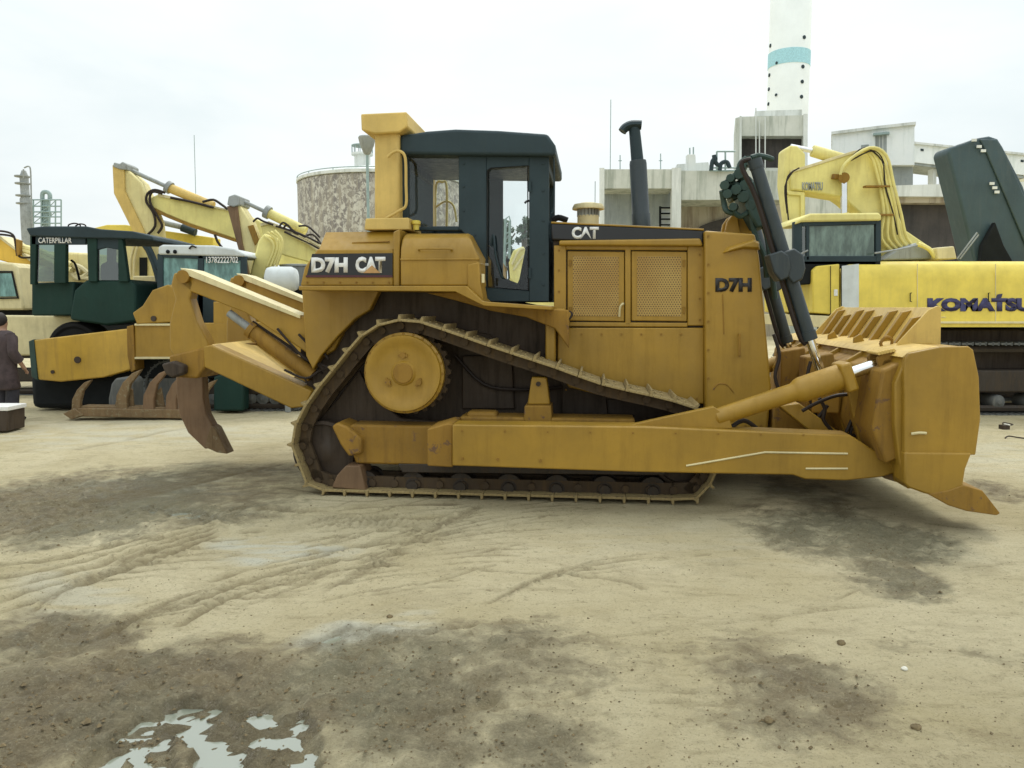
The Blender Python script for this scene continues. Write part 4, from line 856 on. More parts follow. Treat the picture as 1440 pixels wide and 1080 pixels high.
# ------------------------------------------------------------------ background machines and buildings
def fr_at(px, dist, yaw=0):
    return Frame((px-720)/F*dist/1.0, dist, yaw)
def bld(fr, parent, name, pts, y0, y1, mat, bevel=0.0, yt=None, label=None):
    return MB().prism(fr.poly(pts, y0 if yt is None else yt), y0, y1).build(name, mat, parent, bevel, label)
def tubes(fr, parent, name, paths, y, r, mat, smooth=4, n=7):
    for pts in paths:
        MB().tube([fr.p(a, b, y) for a, b in pts], r, n, smooth).build(name, mat, parent)
def crawler(fr, parent, px0, px1, y0, w=.5, hgt=.85, shoes=True):
    """excavator track: rounded belt with shoes, sprocket and rollers"""
    x0, x1 = fr.p(px0, 560, y0).x, fr.p(px1, 560, y0).x; r = hgt/2
    belt = [(x0+r, 0)]+[(x1-r+r*math.sin(a), r-r*math.cos(a)) for a in np.linspace(0, math.pi, 9)]+[(x0+r-r*math.sin(a), r+r*math.cos(a)) for a in np.linspace(0, math.pi, 9)]
    P = [Vector((a, 0, b)) for a, b in belt]; inner = [(x0+r+(a-(x0+r))*(1 if x0+r <= a <= x1-r else .84), r+(b-r)*.84) for a, b in belt]
    ch = MB(); cl = [Vector((a, 0, b)) for a, b in inner]+[Vector((inner[0][0], 0, inner[0][1]))]
    for yy in (.14, w-.14): ch.tube([p_+Vector((0, y0+yy, 0)) for p_ in cl], .055, 6, 1)
    t = ch.build('track', 'roller', parent)
    if shoes:
        nr = 8
        for i in range(nr): xr = x0+r+.25+(x1-x0-2*r-.5)*i/(nr-1); MB().lathe((xr, y0+.08, .20), (0, 1, 0), [(.03, 0), (.05, .02), (.10, .03), (.12, .06), (.12, w-.2), (.05, w-.16)], 16).build('track_roller', 'trackgrey', parent)
    sh = MB(); n = 0; dens = []
    for i in range(len(P)):
        a, b = P[i], P[(i+1) % len(P)]; k = max(1, int((b-a).length/.21))
        for j in range(k): dens.append((a+(b-a)*(j+.5)/k, (b-a).normalized(), (b-a).length/k))
    proto = None
    for c, tt, l in dens:
        mt = Matrix((tt, Vector((0, 1, 0)), tt.cross(Vector((0, 1, 0))))).transposed()
        if not shoes: sh.obox(c+Vector((0, y0+w/2, 0)), (l*.9, w, .03), mt); continue
        if proto is None:
            mb = MB(); mb.box(-.10, .09, 0, w, -.015, .015); mb.box(-.095, -.075, 0, w, -.03, .03); mb.box(.0, .02, 0, w, -.03, .03); proto = o = mb.build('track_shoe', 'trackgrey', t)
        else: o = proto.copy(); COL.objects.link(o); o.parent = t
        o.matrix_local = Matrix.Translation(c+Vector((0, y0, 0)))@mt.to_4x4()
    if not shoes: sh.build('shoe_belt', 'trackgrey', t)
    MB().box(x0+r*1.2, x1-r*1.2, y0+.10, y0+w-.1, r*.62, r*1.25).build('track_frame', 'roller', parent, .03)
    MB().cyl((x0+r, y0+.02, r), (x0+r, y0+.1, r), r*.62, n=24).build('sprocket', 'trackgrey', parent)
    MB().cyl((x1-r, y0+.02, r), (x1-r, y0+.1, r), r*.66, n=24).build('idler_wheel', 'trackgrey', parent)
# ---- big bright yellow excavator on the right
K = fr_at(1290, 12.3); kz = thing('excavator', 'bright yellow excavator with dark lettering on its long body, parked behind the blade', 'excavator', K, 'excavators standing in the yard')
zt_ = K.p(1400, 366, 0).z; zb_ = K.p(1400, 460, 0).z; xa_ = K.p(1184, 400, 0).x; xb_ = K.p(1672, 400, 0).x
sec_ = lambda x_, s_: [(x_, yy*1.0+s_, zz-s_*.4) for yy, zz in ((0, zb_), (0, zt_-.30), (.02, zt_-.18), (.07, zt_-.08), (.16, zt_-.02), (.30, zt_), (2.4, zt_), (2.4, zb_))]
mb = MB(); mb.loft(sec_(xa_, .05), sec_(xa_+.14, 0)); mb.loft(sec_(xa_+.14, 0), sec_(xb_, 0)); body = mb.build('engine_body', 'kom', kz, 0, smooth=40)
bld(K, kz, 'side_panel', [(1143,380),(1150,374),(1181,371),(1181,443),(1143,440)], .02, 2.4, 'kom', .02)
bld(K, kz, 'grey_panel', [(1184,374),(1208,371),(1208,442),(1184,441)], -.012, .0, 'whitep', .004)
bld(K, kz, 'lower_skirt', [(1138,443),(1204,446),(1300,456),(1300,463),(1140,460)], .02, 2.4, 'cream', .01)
bld(K, kz, 'trim_line', [(1322,452),(1672,452),(1672,455),(1322,455)], -.03, .0, 'cream', .004)
lettering(K, 'KOMATSU', (1304,419,1452,438), -.006, 'btext', body, .075)
bld(K, body, 'letter_mark', [(1403,414),(1410,413),(1408,419),(1401,419)], -.012, -.004, 'btext')
tubes(K, kz, 'panel_seam', [[(1168,374),(1168,442)],[(1183,372),(1183,442)]], -.004, .006, 'dark', 1)
for xx in (1290, 1400): tubes(K, kz, 'panel_seam', [[(xx,371),(xx,452)]], -.004, .006, 'cream', 1)
tubes(K, kz, 'panel_seam', [[(1204,446),(1330,446)]], -.004, .006, 'cream', 1)
for xx in (1282, 1392): tubes(K, kz, 'panel_handle', [[(xx,412),(xx-2,412),(xx-2,424),(xx,424)]], -.03, .008, 'dark', 1)
bld(K, kz, 'warning_label', [(1173,407),(1178,407),(1178,416),(1173,416)], .01, .022, 'white')
cabk = bld(K, kz, 'cab_roof', [(1118,316),(1122,308),(1140,300),(1236,299),(1240,302),(1240,310),(1128,312)], .05, 1.2, 'pale', .03)
mb = MB()
for pts in ([(1116,312),(1128,312),(1128,372),(1116,372)], [(1232,308),(1239,308),(1239,368),(1232,368)], [(1128,312),(1232,309),(1232,315),(1128,318)], [(1128,360),(1232,360),(1232,372),(1128,372)], [(1134,316),(1138,316),(1138,366),(1134,366)]): mb.prism(K.poly(pts, .1), .1, .18)
mb.build('cab_frame', 'slate', kz, .008)
bld(K, kz, 'cab_lower', [(1114,366),(1239,366),(1239,380),(1143,378),(1140,400),(1116,400)], .1, 1.1, 'dark', .02)
bld(K, kz, 'cab_back_wall', [(1128,312),(1239,309),(1239,372),(1128,372)], 1.1, 1.15, 'slate'); bld(K, kz, 'operator_seat', [(1185,330),(1205,328),(1212,368),(1170,368),(1168,358),(1186,356)], .5, .9, 'dark', .03)
bld(K, kz, 'window_pane', [(1138,318),(1229,316),(1229,361),(1138,361)], .13, .14, 'gglass'); bld(K, kz, 'window_pane', [(1128,318),(1134,318),(1134,361),(1128,361)], .13, .14, 'dglass')
tubes(K, kz, 'body_handrail', [[(1110,376),(1122,360),(1136,352)],[(1230,356),(1262,351),(1290,345)]], .0, .014, 'greysteel')
bm = bld(K, kz, 'boom', [(1113,241),(1140,233),(1200,214),(1222,210),(1236,216),(1246,236),(1256,280),(1272,322),(1316,352),(1306,366),(1240,364),(1234,330),(1212,302),(1192,284),(1182,277),(1133,269),(1113,267)], 1.35, 1.85, 'pale', .03)
bld(K, bm, 'boom_flange', [(1113,239),(1140,231),(1200,212),(1222,208),(1222,211),(1200,216),(1140,235),(1113,243)], 1.33, 1.87, 'cream', .005)
lettering(K, 'KOMATSU', (1128,256,1157,268), 1.34, 'greysteel', bm, .03)
sk_ = bld(K, kz, 'stick', [(1104,210),(1112,204),(1122,205),(1133,216),(1133,300),(1129,314),(1110,314),(1102,258)], 1.42, 1.78, 'pale', .03)
bld(K, kz, 'stick_side_rib', [(1104,268),(1132,270),(1131,312),(1126,312),(1126,275),(1110,274)], 1.38, 1.42, 'pale', .01)
a, b, c_, d_ = K.p(1112,206,1.55), K.p(1142,212,1.55), K.p(1143,212,1.55), K.p(1196,228,1.55)
MB().cyl(a, b, .045, n=14).build('cylinder_rod', 'chrome', kz); MB().cyl(b, d_, .10, .11, 18).build('stick_cylinder', 'pale', kz, .01)
MB().cyl(K.p(1187,250,1.25), K.p(1187,304,1.25), .055, n=16).build('lift_cylinder_rod', 'chrome', kz); MB().cyl(K.p(1186,300,1.25), K.p(1196,362,1.25), .09, n=16).build('lift_cylinder', 'pale', kz)
MB().cyl(K.p(1187,250,1.15), K.p(1187,250,1.95), .09, n=16).build('boom_pin', 'catrust', kz); bld(K, kz, 'bracket', [(1172,244),(1184,245),(1183,252),(1171,251)], 1.25, 1.33, 'catrust', .01)
P_ = [[(1182,250-i),(1190,232-i*.8),(1210+i*3,212-i),(1226+i*5,222-i),(1237+i*5,260),(1243+i*6,300),(1240+i*9,336),(1262+i*9,358)] for i in range(5)]
for i, pts in enumerate(P_): MB().tube([K.p(a, b, 1.26-.02*i) for a, b in pts], .027, 8).build('boom_pipe', 'pale', bm)
tubes(K, bm, 'boom_hose', [[(1124,236),(1108,248),(1106,275),(1109,312)],[(1116,240),(1104,262),(1107,300)],[(1190,228),(1215,208),(1240,226),(1245,262),(1256,300),(1262,330)],[(1196,226),(1230,212),(1248,240),(1256,280)]], 1.2, .013, 'hose')
for yb in (262, 302): MB().box(K.p(1217, yb, 1.2).x, K.p(1256, yb, 1.2).x, 1.18, 1.3, K.p(1220, yb, 1.2).z-.015, K.p(1220, yb, 1.2).z+.015).build('pipe_clamp', 'catrust', bm)
bld(K, kz, 'boom_foot', [(1262,350),(1290,341),(1318,352),(1326,364),(1240,366)], 1.1, 2.1, 'greysteel', .03)
bld(K, kz, 'toolbox', [(1318,348),(1342,346),(1346,364),(1318,365)], .9, 1.5, 'cream', .02)
tubes(K, kz, 'top_handrail', [[(1350,364),(1376,330),(1374,327),(1346,364)]], .4, .012, 'greysteel', 1); tubes(K, kz, 'boom_pipe_end', [[(1290,343),(1306,350),(1315,362)]], 1.0, .04, 'pale')
crawler(K, kz, 1096, 1580, .1, .6, 1.16); crawler(K, kz, 1096, 1580, 2.0, .6, 1.16, shoes=False)
bld(K, kz, 'undercarriage', [(1200,463),(1480,463),(1470,520),(1220,520)], .6, 2.2, 'hull', .03)
# ---- tall dark hood leaning up behind the excavator
S = fr_at(1395, 15.0); sz = thing('machine_hood', 'tall dark teal rounded steel hood tilted up behind the bright yellow excavator', 'steel hood', S)
pf = S.poly([(1333,214),(1336,207),(1374,194),(1392,191),(1404,195),(1411,206),(1440,262),(1476,366),(1490,590),(1392,590),(1370,366),(1352,290)], 0)
hood_ = MB().prism(pf, 0, .55).build('hood_shell', 'slab', sz, .10, seg=4)
rbox = S.poly([(1378,196),(1402,196),(1412,212),(1440,275),(1470,360),(1450,364),(1415,280),(1386,212)], -.03)
MB().prism(rbox, -.04, .0).build('side_fold', 'slab', hood_, .03, seg=3)
M['mark'] = flat('pale_sticker', (0.7, 0.72, 0.7), 0.5)
for x, y in ((1377,206),(1383,212),(1370,197),(1395,258),(1399,264),(1402,270)): q = S.p(x, y, -.045); MB().box(q.x-.045, q.x+.045, -.052, -.03, q.z-.025, q.z+.025).build('sticker', 'mark', hood_)
bld(S, sz, 'support_frame', [(1382,345),(1400,312),(1412,345),(1424,366),(1420,400),(1376,400)], -.15, -.02, 'dark', .02)
# ---- road roller on the left
Rr = fr_at(120, 12.6); rz = thing('road_roller', 'dark green and yellow road roller with canopy cab parked behind the ripper at left', 'road roller', Rr)
bld(Rr, rz, 'drum_frame_beam', [(47,478),(180,462),(184,520),(145,531),(85,537),(53,534)], 0, .25, 'beam', .02)
bld(Rr, rz, 'beam_end_plate', [(40,480),(47,477),(53,535),(44,530)], -.02, .30, 'valve', .01)
bld(Rr, rz, 'frame_joint', [(178,459),(187,457),(190,520),(184,524),(179,500)], -.03, .3, 'catrust', .01)
for x, y, r_ in ((109,506,.055),(74,523,.03)): q = Rr.p(x, y, -.01); MB().cyl((q.x, -.02, q.z), (q.x, .02, q.z), r_, n=14).build('bolt_hole', 'hull', rz)
bld(Rr, rz, 'rear_frame_beam', [(189,456),(395,452),(440,470),(440,505),(189,504)], 0, .3, 'cat', .02)
bld(Rr, rz, 'frame_flange', [(189,455),(242,455),(242,458),(189,458)], -.04, .3, 'cream', .004); bld(Rr, rz, 'frame_flange', [(189,502),(242,502),(242,505),(189,505)], -.04, .3, 'cream', .004)
bld(Rr, rz, 'frame_bracket', [(186,440),(200,430),(214,408),(236,400),(262,410),(266,452),(192,456)], -.05, .2, 'cat', .02)
bld(Rr, rz, 'frame_plate', [(300,424),(352,430),(360,455),(300,455)], .0, .2, 'cat', .01)
for x, y in ((216,448),(338,447)): q = Rr.p(x, y, -.06); MB().cyl((q.x, -.07, q.z), (q.x, -.02, q.z), .045, n=12).build('bolt', 'hull', rz)
a = Rr.p(104, 492, .5); MB().box(Rr.p(40,500,.3).x, Rr.p(196,500,.3).x, .28, 1.8, .04, .62).build('axle_housing', 'dark', rz, .1); MB().lathe((a.x, .5, a.z), (0, 1, 0), [(.15, 0), (.17, .03), (.36, .03), (.40, 0), (.45, .0), (.48, .05), (.48, .45), (.44, .5)], 40).build('tyre', 'rubber', rz)
bld(Rr, rz, 'cream_side_panel', [(-60,443),(100,444),(118,452),(112,500),(-60,500)], 1.05, 1.3, 'cream', .03)
a = Rr.p(250, 500, .6); MB().lathe((a.x, .35, .62), (0, 1, 0), [(.2, 0), (.3, .02), (.55, .02), (.62, .0), (.62, 1.3), (.2, 1.3)], 40).build('drum', 'greysteel', rz)
MB().box(Rr.p(70,500,.3).x, Rr.p(380,500,.3).x, .3, 1.8, .55, 1.0).build('chassis', 'dark', rz, .04)
bld(Rr, rz, 'engine_hood', [(98,442),(104,408),(120,394),(180,393),(187,398),(190,402),(193,452),(150,458),(98,450)], .35, 1.7, 'oldcab', .04)
bld(Rr, rz, 'hood_front', [(44,398),(104,396),(104,444),(44,444)], .45, 1.6, 'oldcab', .03)
rf_ = bld(Rr, rz, 'canopy_roof', [(36,321),(60,318),(120,318),(140,322),(186,325),(214,332),(216,338),(190,336),(120,335),(42,332)], .25, 2.0, 'slate', .02)
bld(Rr, rz, 'roof_header', [(44,331),(106,331),(120,334),(120,344),(44,344)], .3, .36, 'slate', .008)
lettering(Rr, 'CATERPILLAR', (54,334,101,342), .29, 'white', rf_, .02)
for pts in ([(42,331),(51,331),(49,400),(42,400)], [(76,343),(92,343),(92,398),(76,398)], [(122,334),(136,334),(136,396),(124,396)], [(166,336),(172,336),(180,396),(166,396)]): bld(Rr, rz, 'cab_post', pts, .3, .4, 'oldcab', .008)
for pts in ([(44,332),(49,332),(49,400),(44,400)], [(150,334),(160,334),(160,396),(150,396)]): bld(Rr, rz, 'cab_post', pts, 1.7, 1.8, 'oldcab', .008)
bld(Rr, rz, 'cab_rear_panel', [(134,334),(168,334),(170,352),(150,348),(134,352)], .32, .38, 'slate', .01)
bld(Rr, rz, 'window_pane', [(136,348),(167,348),(170,394),(136,394)], .34, .35, 'dglass'); bld(Rr, rz, 'window_pane', [(50,344),(76,344),(76,396),(50,396)], .34, .35, 'dglass')
bld(Rr, rz, 'operator_seat', [(140,372),(152,366),(156,394),(140,394)], .8, 1.3, 'dark', .04); tubes(Rr, rz, 'steering_column', [[(112,394),(106,372),(100,366)]], .9, .02, 'rubber')
tubes(Rr, rz, 'roof_rail', [[(96,320),(97,316),(105,314),(112,316),(113,319)],[(106,318),(112,315),(119,316),(121,319)]], .5, .012, 'hose')
# ---- rusty scarifier bar with curved tines on the ground
B_ = fr_at(190, 11.8); rk = thing('scarifier_rake', 'rusty steel rake bar with curved upright tines lying on the ground behind the ripper', 'ground rake', B_)
bld(B_, rk, 'base_bar', [(108,574),(262,576),(262,589),(112,586)], 0, .22, 'rust', .015)
bld(B_, rk, 'base_pipe', [(112,571),(240,573),(240,577),(112,575)], .05, .3, 'rust', .012)
bld(B_, rk, 'cutting_lip', [(88,582),(104,574),(118,584),(100,590)], -.02, .3, 'rust', .01)
T_ = [(100,580),(101,562),(108,548),(118,538),(128,534),(124,540),(116,550),(112,566),(113,582)]
for dx, s, mt_ in ((0, 1.0, 'rust'), (62, 1.3, 'rust'), (100, 1.3, 'shank'), (132, 1.25, 'shank'), (176, 1.0, 'rust')):
    bld(B_, rk, 'tine', [(100+dx+(x-100)*s, 582+(y-582)*s) for x, y in T_], .02, .10, mt_, .01)
bld(B_, rk, 'web_plate', [(160,575),(166,552),(178,543),(186,548),(188,575)], .12, .16, 'rust', .006); bld(B_, rk, 'web_plate', [(204,575),(212,556),(226,545),(232,575)], .12, .16, 'rust', .006)
g1 = fr_at(165, 12.1); o = MB().prism(g1.poly([(152,560),(156,540),(162,532),(180,530),(186,536),(186,560),(186,578),(152,578)], 0), 0, .4).build('concrete_block', 'trackgrey', None, .03); o.location = g1.o; tag(o, 'grey block behind the tines of the rusty rake', 'block')
# ---- person cut by the left edge
H_ = fr_at(6, 11.7)
def person(fr):
    bm = bmesh.new(); js = {}
    sk = bm.verts.layers.skin.verify()
    def J(n, x, y, z, r, r2=None): v = bm.verts.new((x, y, z)); js[n] = v; v[sk].radius = (r, r2 or r); return v
    def E(*ns):
        for a, b in zip(ns[:-1], ns[1:]): bm.edges.new((js[a], js[b]))
    J('pel', 0, 0, .90, .15, .12); J('wa', .01, 0, 1.03, .145, .11); J('ch', .02, .0, 1.22, .175, .12); J('nb', .02, 0, 1.36, .075); J('nk', .03, 0, 1.42, .055); J('hd', .035, 0, 1.50, .085, .095); J('top', .035, 0, 1.58, .075, .085)
    E('pel','wa','ch','nb','nk','hd','top')
    for s, k in ((1,'r'),(-1,'l')):
        J('hp'+k, .09*s, 0, .84, .095); J('kn'+k, .11*s, -.03, .48, .065); J('an'+k, .12*s, .02, .10, .045); J('to'+k, .13*s, -.13, .035, .035, .03); E('pel','hp'+k,'kn'+k,'an'+k,'to'+k)
        J('sh'+k, .18*s, 0, 1.31, .065); J('el'+k, .25*s, .01, 1.07, .05); J('wr'+k, .22*s, -.12, .88, .032); J('pa'+k, .21*s, -.16, .82, .034, .02); E('ch','sh'+k,'el'+k,'wr'+k,'pa'+k)
        for i in range(4): J('f%d%s' % (i, k), (.21+.016*(i-1.5))*s, -.19-.004*i, .765-.004*abs(i-1), .009); E('pa'+k, 'f%d%s' % (i, k)); J('g%d%s' % (i, k), (.205+.014*(i-1.5))*s, -.195, .735-.006*abs(i-1), .008); E('f%d%s' % (i, k), 'g%d%s' % (i, k))
        J('th'+k, .175*s, -.18, .80, .010); E('pa'+k, 'th'+k)
    me = bpy.data.meshes.new('person'); bm.to_mesh(me); bm.free()
    o = bpy.data.objects.new('person', me); COL.objects.link(o)
    md = o.modifiers.new('skin', 'SKIN'); md.use_smooth_shade = True
    me.skin_vertices[0].data[0].use_root = True
    s2 = o.modifiers.new('sub', 'SUBSURF'); s2.levels = s2.render_levels = 2
    me.materials.append(M['skin']); return o
M['jacket'] = flat('dark_brown_jacket', (0.055, 0.038, 0.040), 0.85, 0, 0.3, 12); M['trouser'] = flat('dark_grey_trousers', (0.028, 0.026, 0.034), 0.9, 0, 0.3, 12); M['hair'] = flat('black_hair', (0.02, 0.014, 0.012), 0.7); M['skin'] = flat('skin', (0.35, 0.2, 0.13), 0.5)
pn = person(H_); pn.location = H_.o; pn.rotation_euler = (0, 0, R(150)); tag(pn, 'person in dark brown jacket and trousers standing beside the end of the yellow beam', 'person')
mb = MB(); mb.lathe((.0, 0, .50), (0, 0, 1), [(.22, .0), (.24, .04), (.20, .3), (.215, .5), (.24, .72), (.24, .80), (.15, .88), (.09, .90)], 20); mb.v = [(x+.01, y*.72, z) for x, y, z in mb.v]; jk = mb.build('jacket', 'jacket', pn, 0, smooth=80)
for s in (1, -1): 
    mb = MB(); mb.tube([(.17*s, 0, 1.34), (.235*s, .0, 1.2), (.255*s, .01, 1.07), (.235*s, -.08, .94)], .072, 12); mb.build('sleeve', 'jacket', pn)
    mb = MB(); mb.tube([(.09*s, 0, .9), (.10*s, -.015, .68), (.11*s, -.02, .48), (.12*s, .015, .10)], .092, 12); mb.build('trouser_leg', 'trouser', pn)
for s in (1, -1): mb = MB(); mb.ball((.125*s, -.06, .045), .07, (.8, 1.9, .65), 12); mb.build('shoe', 'rubber', pn)
mb = MB(); mb.ball((.035, .03, 1.56), .118, (.85, .92, 1.0), 16); mb.build('hair', 'hair', pn)
q0 = H_.p(9, 535, -.1)
cr = fr_at(0, 10.6); o = MB().prism(cr.poly([(-30,578),(10,578),(10,607),(-30,608)], 0), 0, .4).build('crate', 'hull', None, .015); o.location = cr.o; tag(o, 'small dark box with a white top at the far left edge of the yard', 'box')
MB().prism(cr.poly([(-31,572),(11,572),(11,578),(-31,578)], -.01), -.01, .41).build('crate_lid', 'white', o, .008)
# ---- background excavators on the left
def exc(px, dist, label):
    f = fr_at(px, dist); return f, thing('excavator', label, 'excavator', f, 'excavators standing in the yard')
# tallest stick
E1, e1z = exc(330, 17.5, 'faded yellow excavator at left whose stick stands tallest of the three booms')
bld(E1, e1z, 'stick', [(159,232),(176,236),(198,256),(208,280),(220,310),(224,345),(223,371),(214,366),(190,330),(161,271)], .9, 1.35, 'pale2', .03)
bld(E1, e1z, 'stick_side_strip', [(158,232),(174,234),(175,268),(200,320),(219,366),(222,376),(214,370),(190,332),(160,272)], .84, .90, 'post', .008)  # darker strip: shading of the stick's narrow side put into the colour
bld(E1, e1z, 'stick_head', [(158,234),(160,228),(168,230),(172,227),(178,231),(178,239),(168,238)], .8, 1.4, 'greysteel', .02)
b1 = bld(E1, e1z, 'boom', [(211,278),(222,273),(265,282),(340,300),(460,350),(520,420),(500,450),(420,390),(330,336),(267,315),(235,302),(212,291)], .9, 1.35, 'pale', .03)
bld(E1, b1, 'boom_flange', [(222,272),(265,281),(340,299),(340,301),(265,284),(222,276)], .86, 1.39, 'cream'); bld(E1, b1, 'boom_flange', [(212,291),(235,302),(267,315),(330,336),(330,340),(267,319),(235,306),(212,295)], .86, 1.39, 'catrust')
MB().cyl(E1.p(176,236,1.1), E1.p(238,264,1.1), .05, n=12).build('cylinder_rod', 'greysteel', e1z); MB().cyl(E1.p(235,263,1.1), E1.p(300,290,1.1), .11, n=16).build('stick_cylinder', 'post', e1z)
MB().cyl(E1.p(235,262,1.1), E1.p(240,265,1.1), .15, n=16).build('cylinder_gland', 'greysteel', e1z)
tubes(E1, b1, 'boom_hose', [[(232,271),(218,267),(208,272),(206,284),(216,300),(218,318),(208,330)],[(228,272),(214,270),(211,284),(222,305),(228,318),(222,328)],[(302,330),(306,340),(312,348)],[(240,278),(270,284),(300,292)],[(285,284),(300,281),(312,288),(320,294)]], .82, .03, 'hose')
tubes(E1, e1z, 'bucket_link', [[(200,330),(214,358),(222,378)],[(192,332),(208,352),(222,392),(222,430)]], .8, .06, 'slate', 2)
bld(E1, e1z, 'body', [(300,395),(560,395),(560,470),(300,470)], .1, 2.6, 'pale', .05); crawler(E1, e1z, 300, 560, 0, .6, .95, shoes=False); crawler(E1, e1z, 300, 560, 2.1, .6, .95, shoes=False)
# second stick
E2, e2z = exc(400, 14.6, 'pale yellow excavator at left, its rusty stick in front of the silo and boom lower')
bld(E2, e2z, 'stick', [(322,290),(336,287),(350,308),(362,340),(352,386),(345,390),(338,350)], .7, 1.1, 'pale2', .03)
bld(E2, e2z, 'stick_side_strip', [(319,290),(333,288),(340,340),(350,384),(345,392),(335,350)], .64, .70, 'shank', .008)
bld(E2, e2z, 'stick_head', [(319,288),(321,276),(330,273),(337,276),(337,288),(328,291)], .6, 1.2, 'greysteel', .02)
b2 = bld(E2, e2z, 'boom', [(366,316),(378,313),(400,322),(446,348),(520,400),(500,430),(434,369),(398,359),(372,345)], .7, 1.15, 'pale', .03)
bld(E2, b2, 'boom_flange', [(366,314),(378,311),(400,320),(446,347),(446,350),(400,324),(378,315),(366,318)], .66, 1.19, 'cream')
MB().cyl(E2.p(337,281,.9), E2.p(376,299,.9), .04, n=12).build('cylinder_rod', 'greysteel', e2z); MB().cyl(E2.p(374,298,.9), E2.p(430,325,.9), .095, n=16).build('stick_cylinder', 'pale', e2z); MB().cyl(E2.p(373,297,.9), E2.p(379,300,.9), .13, n=16).build('cylinder_gland', 'greysteel', e2z)
tubes(E2, b2, 'boom_hose', [[(356,312),(362,307),(370,311),(384,316)],[(392,320),(398,313),(406,318),(412,326),(420,330)],[(398,322),(404,316),(412,324),(430,334)],[(420,318),(432,318),(442,326),(450,334)],[(400,326),(430,340),(452,352)],[(388,318),(420,328),(450,342)]], .6, .02, 'hose')
tubes(E2, b2, 'boom_pipe', [[(412,326),(436,338),(456,350)],[(410,330),(434,342),(452,355)]], .62, .035, 'cream', 1)
bld(E2, e2z, 'rust_patch_plate', [(348,318),(356,316),(364,338),(358,345)], .66, .70, 'catrust', .004)
bld(E2, e2z, 'body', [(380,410),(600,400),(600,470),(380,470)], .1, 2.6, 'pale', .05); crawler(E2, e2z, 250, 520, 0, .6, .9, shoes=False); crawler(E2, e2z, 250, 520, 2.1, .6, .9, shoes=False)
# excavator with green cab and short boom
E3, e3z = exc(290, 12.9, 'excavator with teal windowed cab, rounded white roof and phone number, behind the ripper links')
rf_ = bld(E3, e3z, 'cab_roof', [(222,347),(228,344),(300,345),(330,350),(343,356),(345,361),(222,358)], 0, 1.2, 'whitep', .04, seg=3) if False else MB().prism(E3.poly([(222,347),(228,344),(300,345),(330,350),(343,356),(345,361),(222,358)], 0), 0, 1.2).build('cab_roof', 'whitep', e3z, .04, seg=3)
mb = MB()
for pts in ([(221,357),(229,357),(229,470),(221,470)], [(278,358),(286,358),(286,470),(278,470)], [(338,359),(346,361),(348,470),(338,470)], [(229,357),(338,359),(338,366),(229,362)], [(229,410),(338,410),(338,470),(229,470)]): mb.prism(E3.poly(pts, .03), .03, .1)
mb.build('cab_frame', 'slate', e3z, .008)
bld(E3, e3z, 'window_pane', [(229,362),(278,362),(278,410),(229,410)], .06, .07, 'tglass'); wp = bld(E3, e3z, 'window_pane', [(286,364),(338,366),(338,410),(286,410)], .06, .07, 'tglass')
lettering(E3, '13782222702', (290,361,335,370), .02, 'white', e3z, .02)
bld(E3, e3z, 'cab_back_wall', [(222,358),(345,361),(347,470),(222,470)], 1.1, 1.15, 'slate')
for x in (236, 246): MB().ball(E3.p(x, 354, -.01), .035, n=8).build('roof_lamp', 'dark', rf_)
tubes(E3, e3z, 'wiper', [[(266,350),(270,346),(276,348)]], -.02, .014, 'hose')
b3 = bld(E3, e3z, 'boom', [(363,338),(371,328),(386,334),(388,345),(372,385),(366,398),(350,390)], .6, 1.0, 'pale', .03)
tubes(E3, b3, 'boom_pipe', [[(376,327),(388,336),(390,350),(380,376)],[(381,326),(392,334),(394,350),(386,372)],[(372,332),(383,340),(385,352),(376,374)],[(386,324),(396,336),(396,352),(388,376)]], .55, .022, 'pale')
bld(E3, e3z, 'body', [(348,405),(470,405),(470,470),(348,470)], .05, 2.2, 'dark', .05); crawler(E3, e3z, 205, 440, .0, .55, .85); crawler(E3, e3z, 205, 440, 1.9, .55, .85, shoes=False)
bld(E3, e3z, 'rear_step_box', [(300,530),(332,520),(342,545),(342,578),(300,578)], -.3, .0, 'oldcab', .03)
# tank and hopper
T1 = fr_at(392, 12.5); mb = MB(); q = T1.p(391, 392, 0); mb.lathe((T1.p(366,392,0).x, .3, q.z), (1, 0, .0), [(.12, -.0), (.19, .03), (.21, .10), (.21, .42), (.17, .50), (.05, .53)], 28)
o = mb.build('water_tank', 'whitep', None, 0, smooth=60); o.location = T1.o; tag(o, 'rounded white tank lying behind the upper ripper link', 'tank')
pv = MB().cyl((T1.p(392,392,0).x, .3, 0), (T1.p(392,392,0).x, .3, q.z-.18), .05, n=10).build('tank_stand', 'greysteel', o)
T2 = fr_at(412, 13.6); mb = MB(); q = T2.p(410, 372, 0); mb.lathe((q.x, .3, q.z-.55), (0, 0, 1), [(.08, -1.2), (.09, 0.0), (.12, .05), (.24, .42), (.26, .52), (.29, .53), (.29, .56), (.2, .57)], 24)
o = mb.build('metal_hopper', 'greysteel', None); o.location = T2.o; tag(o, 'grey steel funnel hopper between the white tank and the bulldozer battery box', 'hopper')
